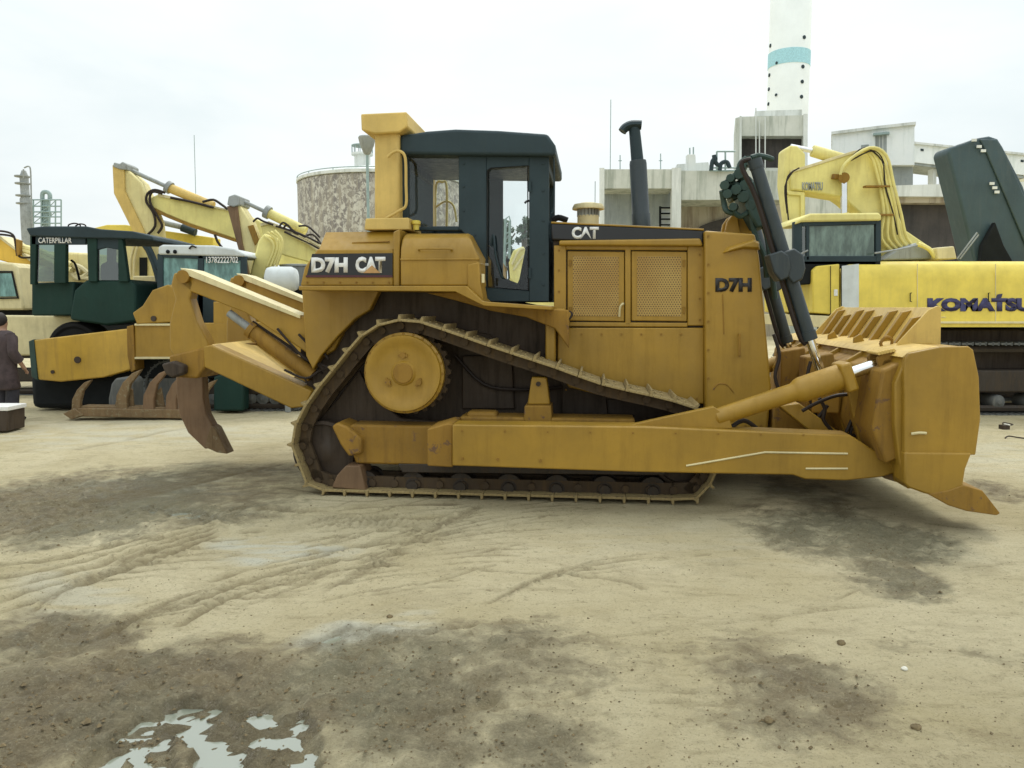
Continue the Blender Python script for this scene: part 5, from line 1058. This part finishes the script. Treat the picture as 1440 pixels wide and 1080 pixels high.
# more excavators in the far left
E4, e4z = exc(200, 19, 'cream excavator body with small black nameplate seen between the roller and the ripper')
bld(E4, e4z, 'body', [(186,388),(222,388),(222,434),(186,434)], 0, 1.8, 'cream', .03); bld(E4, e4z, 'body_side', [(150,344),(215,340),(215,392),(150,396)], .5, 1.6, 'pale2', .03)
bl = bld(E4, e4z, 'nameplate', [(187,403),(219,403),(219,418),(187,418)], -.03, .0, 'black'); lettering(E4, '303B CAT', (189,406,218,415), -.04, 'white', bl, .02)
bld(E4, e4z, 'cab_window', [(196,362),(206,362),(206,388),(196,388)], .45, .5, 'dark'); tubes(E4, e4z, 'boom_pipe', [[(196,340),(190,362),(188,388)],[(190,342),(184,366),(184,390)]], .4, .03, 'cream')
bld(E4, e4z, 'boom', [(122,323),(150,316),(176,316),(214,322),(300,334),(300,352),(226,345),(190,332),(150,324)], .8, 1.3, 'kom', .02)
MB().cyl(E4.p(224,312,.7), E4.p(258,320,.7), .07, n=12).build('stick_cylinder', 'greysteel', e4z); MB().cyl(E4.p(256,320,.7), E4.p(275,327,.7), .10, n=12).build('cylinder_barrel', 'slate', e4z)
bld(E4, e4z, 'chassis', [(140,434),(240,434),(240,500),(140,500)], .2, 1.8, 'dark'); crawler(E4, e4z, 130, 300, 0, .5, .8, shoes=False)
E5, e5z = exc(30, 15.2, 'orange yellow excavator with cream cab and teal side window at the far left edge')
b5 = bld(E5, e5z, 'boom', [(-80,318),(0,334),(44,368),(44,378),(20,372),(0,366),(-80,350)], 1.0, 1.5, 'orange', .03)
bld(E5, b5, 'boom_flange', [(-40,326),(0,332),(44,366),(44,369),(0,336),(-40,330)], .96, 1.54, 'cream')
cb5 = bld(E5, e5z, 'cab_body', [(-60,372),(0,368),(18,370),(24,376),(33,428),(33,436),(-60,436)], 0, 1.2, 'cream', .04)
bld(E5, cb5, 'window_pane', [(-40,384),(16,384),(23,417),(-40,418)], -.02, .02, 'tglass', .01); bld(E5, cb5, 'window_seal', [(-42,381),(17,381),(26,420),(-42,421),(-42,419),(23.5,418),(15.5,383.5),(-42,384)], -.03, -.01, 'rubber')
tubes(E5, b5, 'boom_hose', [[(-20,330),(4,330),(20,334),(22,346)],[(-20,326),(2,325),(18,330),(22,344),(24,360)],[(22,340),(24,356),(30,362),(42,362)]], .9, .022, 'hose')
bld(E5, e5z, 'hose_guard', [(22,336),(28,338),(27,358),(23,360)], .85, .95, 'catrust', .01)
tubes(E5, e5z, 'stick_pipe', [[(28,346),(60,354),(100,372)],[(28,350),(60,360),(100,380)]], 1.0, .06, 'pale2', 1)
bld(E5, e5z, 'body', [(34,352),(130,356),(140,380),(128,408),(34,436)], 1.2, 2.4, 'pale2', .05)
tubes(E5, e5z, 'engine_pipes', [[(34,384),(44,392),(36,404),(44,420),(36,432)],[(100,372),(112,380),(106,388),(126,392)],[(60,362),(84,372),(110,374),(124,384)],[(96,380),(110,392),(124,384)]], 1.1, .05, 'cream')
bld(E5, e5z, 'chassis', [(-60,436),(140,436),(140,500),(-60,500)], .3, 2.2, 'dark'); crawler(E5, e5z, -60, 200, 0, .5, .85, shoes=False)
# yellow excavator seen through the cab door
E6, e6z = exc(728, 24, 'pale yellow excavator arm seen through the bulldozer cab door')
bld(E6, e6z, 'boom', [(714,372),(722,352),(736,346),(742,358),(738,378),(728,402),(716,392)], 0, .6, 'pale', .04); tubes(E6, e6z, 'boom_pipe', [[(720,372),(730,352),(738,350)],[(722,380),(734,362),(740,358)]], -.05, .035, 'cream'); bld(E6, e6z, 'body', [(700,400),(800,400),(800,450),(700,450)], 0, 2, 'pale', .05); crawler(E6, e6z, 690, 830, 0, .5, .8, shoes=False)
# ------------------------------------------------------------------ buildings
def to_ground(pts, fr, y, xs):                                 # extend a traced face down to the ground
    return pts
def wall(fr, parent, name, pts, y0, y1, mat, bottom=False, bevel=0.0):
    P = fr.poly(pts, y0)
    if bottom: m_ = min(z for x, z in P); P = [(x, 0.0 if z < m_+.3 else z) for x, z in P]
    return MB().prism(P, y0, y1).build(name, mat, parent, bevel)
F1 = fr_at(970, 44, -R(6.5)); f1 = thing('factory_building', 'weathered open fronted concrete factory building behind the exhaust stack', 'building', F1)
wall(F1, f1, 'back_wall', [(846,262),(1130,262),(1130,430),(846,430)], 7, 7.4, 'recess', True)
wall(F1, f1, 'parapet', [(850,238),(945,238),(945,265),(850,265)], .0, 7, 'conc'); wall(F1, f1, 'parapet', [(958,240),(1106,240),(1106,281),(958,281)], .0, 7, 'conc')
wall(F1, f1, 'pillar', [(843,236),(850,236),(850,430),(843,430)], -.2, .8, 'conc2', True); wall(F1, f1, 'pillar', [(945,236),(958,236),(958,430),(945,430)], -.2, .8, 'conc2', True)
wall(F1, f1, 'infill_wall', [(850,266),(945,266),(945,430),(850,430)], 2.2, 2.4, 'recess', True); wall(F1, f1, 'infill_wall', [(958,282),(1106,282),(1106,430),(958,430)], 3.0, 3.2, 'beige', True)
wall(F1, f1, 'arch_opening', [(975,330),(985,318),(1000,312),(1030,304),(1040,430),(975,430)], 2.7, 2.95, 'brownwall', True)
lw = MB()
for i in range(4): lw.prism(F1.poly([(928,291+i*8),(945,291+i*8),(945,293+i*8),(928,293+i*8)], 1.2), 1.2, 1.35)
lw.prism(F1.poly([(927,290),(930,290),(930,320),(927,320)], 1.2), 1.2, 1.35); lw.build('window_frame', 'dark', f1); wall(F1, f1, 'lit_opening', [(930,292),(945,292),(945,318),(930,318)], 1.5, 1.6, 'whitewall')
wall(F1, f1, 'roof_hut', [(952,231),(996,228),(1000,240),(952,240)], 3, 6, 'conc2')
F2 = fr_at(1085, 47, -R(15)); f2 = thing('hoist_tower', 'dark stained concrete tower block standing in front of the white round tower', 'building', F2)
wall(F2, f2, 'parapet', [(1042,164),(1130,162),(1130,191),(1042,191)], 0, 5, 'conc'); wall(F2, f2, 'side_wall', [(1034,166),(1042,164),(1042,430),(1034,430)], 0, 5, 'conc', True); wall(F2, f2, 'corner_post', [(1130,160),(1136,160),(1136,430),(1130,430)], -.2, 1, 'conc2', True); wall(F2, f2, 'corner_post', [(1040,163),(1043,163),(1043,430),(1040,430)], -.3, .1, 'conc2', True)
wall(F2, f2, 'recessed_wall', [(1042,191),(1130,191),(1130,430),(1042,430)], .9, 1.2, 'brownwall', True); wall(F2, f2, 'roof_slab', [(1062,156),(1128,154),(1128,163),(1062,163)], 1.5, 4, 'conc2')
tubes(F2, f2, 'hoist_pipe', [[(1063,152),(1063,236)],[(1068,170),(1068,236)],[(1076,165),(1076,236)]], -.1, .035, 'conc2', 1)
wall(F2, f2, 'lower_wall', [(1034,236),(1136,236),(1136,430),(1034,430)], .3, .85, 'conc', True)
# pipework, mast, stub chimney on the roof
def small(name, fr, label, cat, group=None): return thing(name, label, cat, fr, group)
f = fr_at(1015, 43.6); t = small('pipe_rack', f, 'teal pipe rack with hand rails on the factory roof left of the tower block', 'pipe rack')
f.o = f.o; tubes(f, t, 'rail', [[(1008,213),(1034,213)],[(1008,213),(1008,240)],[(1020,213),(1020,240)],[(998,236),(1035,236)],[(998,240),(1035,240)]], 0, .05, 'tealpipe', 1); tubes(f, t, 'pipe', [[(1000,240),(1002,226),(1008,222)],[(1012,240),(1014,230),(1022,228),(1026,236)],[(1004,218),(1006,228),(1012,234)]], 0, .12, 'slate')
f = fr_at(973, 45); t = small('stub_chimney', f, 'short pale square chimney on the factory roof', 'chimney'); bld(f, t, 'stack', [(967,217),(978,217),(979,242),(967,242)], 0, .5, 'conc2', .02); tubes(f, t, 'finial', [[(970,217),(970,208)],[(975,217),(975,207)]], .2, .04, 'tealpipe', 1)
for px, top, bot, lab in ((859,140,238,'very tall thin mast rising left of the exhaust stack'),(872,218,238,'short aerial on the factory roof left of the exhaust'),(929,216,238,'short aerial on the factory roof right of the exhaust'),(837,255,300,'thin dark pole above the round air cleaner cap'),(273,190,283,'thin tall lightning rod above the left excavator boom')):
    f = fr_at(px, (46 if px in (872, 929) else 60) if px > 300 else 70); t = small('aerial_mast', f, lab, 'mast', 'thin masts against the sky'); MB().cyl(f.p(px, bot+12, 0) if px in (872, 929) else Vector((f.p(px, bot, 0).x, 0, 0)), f.p(px, top, 0), .03, n=6).build('pole', 'tealpipe', t)
    if px in (872, 929): q = f.p(px, 226, 0); MB().box(q.x-.1, q.x+.1, -.03, .03, q.z-.02, q.z+.02).build('cross_arm', 'tealpipe', t)
# white round tower
F3 = fr_at(1106, 110); q = F3.p(1107, 160, 0); rT = 2.75
t = thing('round_tower', 'tall white round tower with a pale blue band and portholes', 'tower', F3)
rT = (F3.p(1135,150,0).x-F3.p(1079,150,0).x)/2; z1 = F3.p(1107,-70,0).z
MB().lathe((q.x, 0, 0), (0, 0, 1), [(rT*1.02, 0), (rT, z1*.3), (rT*.985, z1), (rT*.9, z1+.4), (0, z1+.6)], 48).build('shaft', 'chim', t, smooth=50)
zb0, zb1 = F3.p(1107,87,-rT).z, F3.p(1107,66,-rT).z; MB().lathe((q.x, 0, zb0), (0, 0, 1), [(rT*.9, 0), (rT*1.012, .0), (rT*1.012, zb1-zb0), (rT*.9, zb1-zb0)], 48).build('blue_band', 'band', t, smooth=50)
proto = None
for px, py in ((1127,56),(1125,97),(1124,118),(1123,139),(1086,60),(1084,102),(1083,122),(1082,143),(1092,89),(1091,134)):
    d = F3.p(px, py, -rT*.55); ang = math.atan2(-math.sqrt(max(rT**2-(d.x-q.x)**2, .1)), d.x-q.x); c = Vector((q.x+rT*math.cos(ang), rT*math.sin(ang), d.z)); nn = Vector((math.cos(ang), math.sin(ang), 0))
    mb = MB(); mb.lathe(c-nn*.2, nn, [(.25 if px not in (1092,1091) else .12, 0), (.25 if px not in (1092,1091) else .12, .26), (.2, .28)], 16); mb.build('porthole', 'slate', t)
# white office on the skyline, gallery, retaining wall
F4 = fr_at(1230, 52, -R(22.5)); t = thing('white_block', 'white clad building with two small windows above the excavator boom', 'building', F4)
wall(F4, t, 'wall', [(1170,187),(1226,180),(1226,254),(1170,250)], 0, 5, 'whitewall'); wall(F4, t, 'tall_wall', [(1226,180),(1286,173),(1286,232),(1226,232)], -.1, 5, 'whitewall'); wall(F4, t, 'roof_edge', [(1169,185),(1226,178),(1226,182),(1169,189)], -.25, 5, 'conc2'); wall(F4, t, 'roof_edge', [(1225,178),(1288,171),(1288,175),(1225,182)], -.35, 5, 'conc2')
wall(F4, t, 'lower_wall', [(1180,232),(1284,229),(1284,430),(1180,430)], .5, 5, 'recess', True)
w1 = wall(F4, t, 'window', [(1231,190),(1247,188),(1247,216),(1231,217)], -.13, -.08, 'recess'); wall(F4, t, 'window_hood', [(1228,187),(1251,185),(1251,188),(1228,190)], -.5, -.1, 'tealpipe'); wall(F4, t, 'window', [(1211,204),(1222,203),(1222,216),(1211,217)], -.05, .05, 'recess')
for x in (1236, 1241): wall(F4, w1, 'mullion', [(x,190),(x+1,190),(x+1,216),(x,216)], -.16, -.1, 'conc2')
F5 = fr_at(1370, 58); t = thing('conveyor_gallery', 'pale elevated conveyor gallery sloping down to the right edge', 'gallery', F5)
wall(F5, t, 'gallery_wall', [(1286,201),(1440,217),(1560,232),(1560,262),(1440,246),(1286,228)], 0, 3, 'whitewall'); wall(F5, t, 'gallery_roof', [(1285,199),(1440,215),(1560,230),(1560,233),(1440,218),(1285,202)], -.2, 3.2, 'conc2')
wall(F5, t, 'gallery_beam', [(1286,228),(1440,247),(1440,251),(1286,232)], .1, 2.9, 'recess')
for x in (1312, 1334, 1420): wall(F5, t, 'gallery_leg', [(x,230),(x+5,230),(x+5,430),(x,430)], .5, 1.2, 'conc2', True)
for x in (1295, 1350, 1436): wall(F5, t, 'gallery_window', [(x,209+(x-1295)*.11),(x+4,209.4+(x-1295)*.11),(x+4,212.4+(x-1295)*.11),(x,212+(x-1295)*.11)], -.05, .05, 'slate')
tubes(F5, t, 'stair_rail', [[(1322,246),(1345,246)],[(1322,252),(1345,252)],[(1322,240),(1322,262)]], .4, .08, 'conc2', 1)
F6 = fr_at(1350, 38); t = thing('retaining_wall', 'dark brown open shed wall under a pale concrete ledge behind the excavator boom', 'wall', F6)
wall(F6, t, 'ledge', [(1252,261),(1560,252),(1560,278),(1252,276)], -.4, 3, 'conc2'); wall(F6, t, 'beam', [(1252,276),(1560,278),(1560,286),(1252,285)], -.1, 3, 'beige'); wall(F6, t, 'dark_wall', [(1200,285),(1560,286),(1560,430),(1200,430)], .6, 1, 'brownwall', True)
wall(F6, t, 'side_wall', [(1106,262),(1252,262),(1252,430),(1106,430)], 1.2, 1.6, 'conc', True)
# silo
F7 = fr_at(537, 55); q = F7.p(537, 250, 0); rS = (F7.p(654,300,0).x-F7.p(421,300,0).x)/2*.985; zS = F7.p(421,262,0).z
t = thing('storage_silo', 'wide round storage silo with peeling stained wall behind the rollover post', 'silo', F7)
MB().lathe((q.x, 0, 0), (0, 0, 1), [(rS, 0), (rS, zS-.1), (rS*.98, zS)], 64).build('silo_wall', 'silo', t, smooth=50)
rfz = F7.p(500, 246, -rS).z
MB().lathe((q.x, 0, zS), (0, 0, 1), [(rS*.985, 0), (rS*1.01, .02), (rS*1.01, .2), (rS*.8, .55), (rS*.4, 1.05), (0, 1.25)], 64).build('silo_roof', 'conc2', t, smooth=50)
rl = MB(); 
for k in range(64):
    a0, a1 = 2*math.pi*k/64, 2*math.pi*(k+1)/64
    for h in (.18, .34): rl.tube([(q.x+rS*math.cos(a0), rS*math.sin(a0), zS+h), (q.x+rS*math.cos(a1), rS*math.sin(a1), zS+h)], .03, 5, 1)
    if k % 4 == 0: rl.tube([(q.x+rS*math.cos(a0), rS*math.sin(a0), zS+.1), (q.x+rS*math.cos(a0), rS*math.sin(a0), zS+.34)], .03, 5, 1)
rl.build('roof_railing', 'tealpipe', t)
a = F7.p(510, 246, 0); zc = F7.p(510, 219, 0).z
MB().lathe((a.x, 0, zS), (0, 0, 1), [(.55, 0), (.55, zc-zS), (.75, zc-zS+.02), (.75, zc-zS+.15), (.4, zc-zS+.16)], 24).build('roof_turret', 'conc2', t)
mb = MB()
for k in range(12): an = k*math.pi/6; mb.cyl((a.x+.72*math.cos(an), .72*math.sin(an), zc+.1), (a.x+.72*math.cos(an), .72*math.sin(an), zc+.7), .025, n=5)
mb.lathe((a.x, 0, zc+.65), (0, 0, 1), [(.70, 0), (.74, 0), (.74, .05), (.70, .05)], 24); mb.build('turret_railing', 'tealpipe', t)
F8 = fr_at(516, 30); a = F8.p(516, 200, 0); z0_ = F8.p(516, 218, 0).z; z1_ = F8.p(516, 192, 0).z; sc8 = (z1_-z0_)
t = thing('funnel_lamp', 'grey funnel shaped head on a thin pole in front of the silo turret', 'pole', F8)
MB().lathe((a.x, 0, z0_), (0, 0, 1), [(.06, 0), (.13, .05), (.26, sc8*.5), (.33, sc8*.93), (.30, sc8), (.1, sc8*1.06)], 20).build('funnel_head', 'greysteel', t); MB().cyl((a.x, 0, 0), (a.x, 0, z0_), .055, n=10).build('pole', 'tealpipe', t)
# refinery column and lattice
F9 = fr_at(38, 130); t = thing('distillation_column', 'slim grey process column with ringed platforms on the far left skyline', 'tower', F9)
a = F9.p(37, 300, 0); rC = (F9.p(46,300,0).x-F9.p(32,300,0).x)/2; zt_ = F9.p(37,240,0).z; zm = F9.p(37,280,0).z
MB().lathe((a.x, 0, 0), (0, 0, 1), [(rC*1.15, 0), (rC*1.1, zm*.8), (rC, zm), (rC*.8, zm+.3), (rC*.8, zt_-1), (rC*.4, zt_)], 20).build('column', 'greysteel', t)
for py in (249, 259, 276, 287): z = F9.p(37, py, 0).z; MB().lathe((a.x-.3, 0, z), (0, 0, 1), [(rC*.7, 0), (rC*1.4, 0), (rC*1.4, .2), (rC*.7, .25)], 18).build('platform', 'greysteel', t)
tubes(F9, t, 'riser_pipe', [[(34,236),(40,234),(43,240),(44,275),(46,320)],[(33,238),(33,250)]], -1.5, .12, 'greysteel')
FA = fr_at(66, 130); t = thing('pipe_scaffold', 'teal steel lattice frame with pipes beside the process column', 'scaffold', FA)
for y in (0, 4): tubes(FA, t, 'column', [[(x,281 if x != 47 else 282),(x,330)] for x in (47, 58, 70, 78, 86)], y, .12, 'tealpipe', 1)
tubes(FA, t, 'beam', [[(45,yy),(86,yy)] for yy in (281, 290, 298, 305, 314)], 0, .12, 'tealpipe', 1)
tubes(FA, t, 'brace', [[(47,290),(58,282)],[(58,298),(70,290)],[(47,305),(58,298)],[(70,305),(78,298)],[(47,314),(58,305)],[(58,314),(70,305)],[(70,290),(78,282)]], 0, .07, 'tealpipe', 1)
tubes(FA, t, 'process_pipe', [[(60,284),(60,272),(66,270),(70,274),(70,282)],[(62,281),(62,318)],[(66,281),(66,318)],[(60,296),(70,300),(60,306),(68,314)]], .5, .35, 'tealpipe')
# ------------------------------------------------------------------ trees seen through the cab and far right of it
def leafmat():
    m, nt, b = newmat('tree_leaves'); v = coords(nt); c = mix(nt, ramp(nt, noise(nt, v, .9, 4), [(0.38, 0.0), (0.64, 1.0)]), (0.045, 0.075, 0.04), (0.10, 0.15, 0.085)); nt.links.new(c, b.inputs['Base Color']); b.inputs['Roughness'].default_value = .8; return m
M['leaf'] = leafmat(); M['bark'] = flat('tree_bark', (0.09, 0.07, 0.05), 0.9)
def tree(px, py_top, dist, wpx, label, seed):
    f = fr_at(px, dist); rs = random.Random(seed); h = f.p(px, py_top, 0).z; w_ = wpx/F*dist/2
    t = thing('tree', label, 'tree', f, 'trees on the skyline'); tk = MB(); tk.tube([(0, 0, 0), (.1, 0, h*.4), (-.05, 0, h*.9)], h*.02+.05, 8); 
    for k in range(7): a = rs.uniform(0, 6.3); z = h*rs.uniform(.3, .75); tk.tube([(0, 0, z), (w_*.4*math.cos(a), w_*.4*math.sin(a), z+h*.08), (w_*.75*math.cos(a), w_*.75*math.sin(a), z+h*.15)], .07, 5)
    tk.build('trunk', 'bark', t); cr_ = MB(); cl_ = []
    for k in range(46):
        zz = rs.uniform(.28, .97); rr_ = w_*(1-abs(zz-.52)*1.35)*rs.uniform(.3, 1.05); a = rs.uniform(0, 6.3); cl_.append((rr_*math.cos(a), rr_*math.sin(a), h*zz, rs.uniform(.12, .26)*w_))
    for cx, cy, cz, r_ in cl_:
        for i in range(60):
            d = Vector((rs.gauss(0, 1), rs.gauss(0, 1), rs.gauss(0, .8))).normalized()*r_*rs.uniform(.5, 1.1); s = rs.uniform(.10, .20)*dist/70; u = Vector((rs.uniform(-1, 1), rs.uniform(-1, 1), rs.uniform(-1, 1))).normalized(); v_ = u.orthogonal().normalized(); p = Vector((cx, cy, cz))+d
            cr_.add([p-u*s, p+v_*s*.5, p+u*s, p-v_*s*.5], [(0, 1, 2, 3)])
    me_ = bpy.data.meshes.new('crown'); me_.from_pydata(cr_.v, [], cr_.f); me_.materials.append(M['leaf']); o = bpy.data.objects.new('crown', me_); COL.objects.link(o); o.parent = t
tree(708, 300, 70, 44, 'dark green tree showing at the left side of the cab door glass', 3); tree(737, 303, 74, 46, 'dark green tree showing at the right side of the cab door glass', 8); tree(772, 318, 76, 50, 'low tree mostly hidden behind the cab front and hood', 11)
f = fr_at(712, 50); t = thing('teal_crane_mast', 'thin teal lattice mast seen through the bulldozer cab door', 'mast', f); tubes(f, t, 'mast_leg', [[(711,308),(709,380)],[(717,312),(716,380)]], 0, .09, 'tealpipe', 1); tubes(f, t, 'mast_brace', [[(709,330),(717,326)],[(709,345),(717,340)],[(709,360),(717,356)],[(711,308),(716,304),(718,312)]], 0, .05, 'tealpipe', 1)
# distant yard wall so that the ground meets a built horizon, as between the machines
FB = fr_at(400, 62); t = thing('yard_wall', 'long low grey boundary wall at the back of the yard', 'wall', FB); xa, xb = -52, 46
MB().box(xa, xb, 0, .3, 0, 2.2).build('wall_panel', 'conc2', t); mb = MB(); mb.box(xa-.1, xb+.1, -.06, .36, 2.2, 2.32); mb.build('coping', 'conc', t)
# scraps on the bare ground behind the blade
for px, py, lab in ((1412,604,'small dark scrap block lying on pale ground right of the blade'),(1424,618,'bent dark wire scrap on pale ground right of the blade')):
    x, y = G(px, py); mb = MB(); 
    if py == 604: mb.box(-.05, .05, -.05, .05, 0, .06); mb.tube([(-.02, 0, .07), (.05, .1, .08), (.12, 0, .07), (.04, -.08, .07)], .008, 6)
    else: mb.tube([(-.1, 0, .01), (-.03, .04, .03), (.06, .0, .02), (.15, -.02, .01)], .010, 6)
    o = mb.build('metal_scrap', 'hull'); o.location = (x, y, ground_h(x, y)); tag(o, lab, 'scrap')

f = fr_at(455, 21); t = thing('excavator', 'pale yellow excavator house and boom partly hidden right of the two tall sticks', 'excavator', f, 'excavators standing in the yard')
bld(f, t, 'body', [(395,362),(460,352),(470,440),(395,440)], .2, 2.2, 'pale', .05); bld(f, t, 'boom', [(420,332),(440,336),(470,360),(460,372),(430,350)], .3, .8, 'kom', .03); tubes(f, t, 'hose', [[(424,334),(440,330),(452,344)],[(430,338),(446,340),(458,356)]], .2, .03, 'hose')
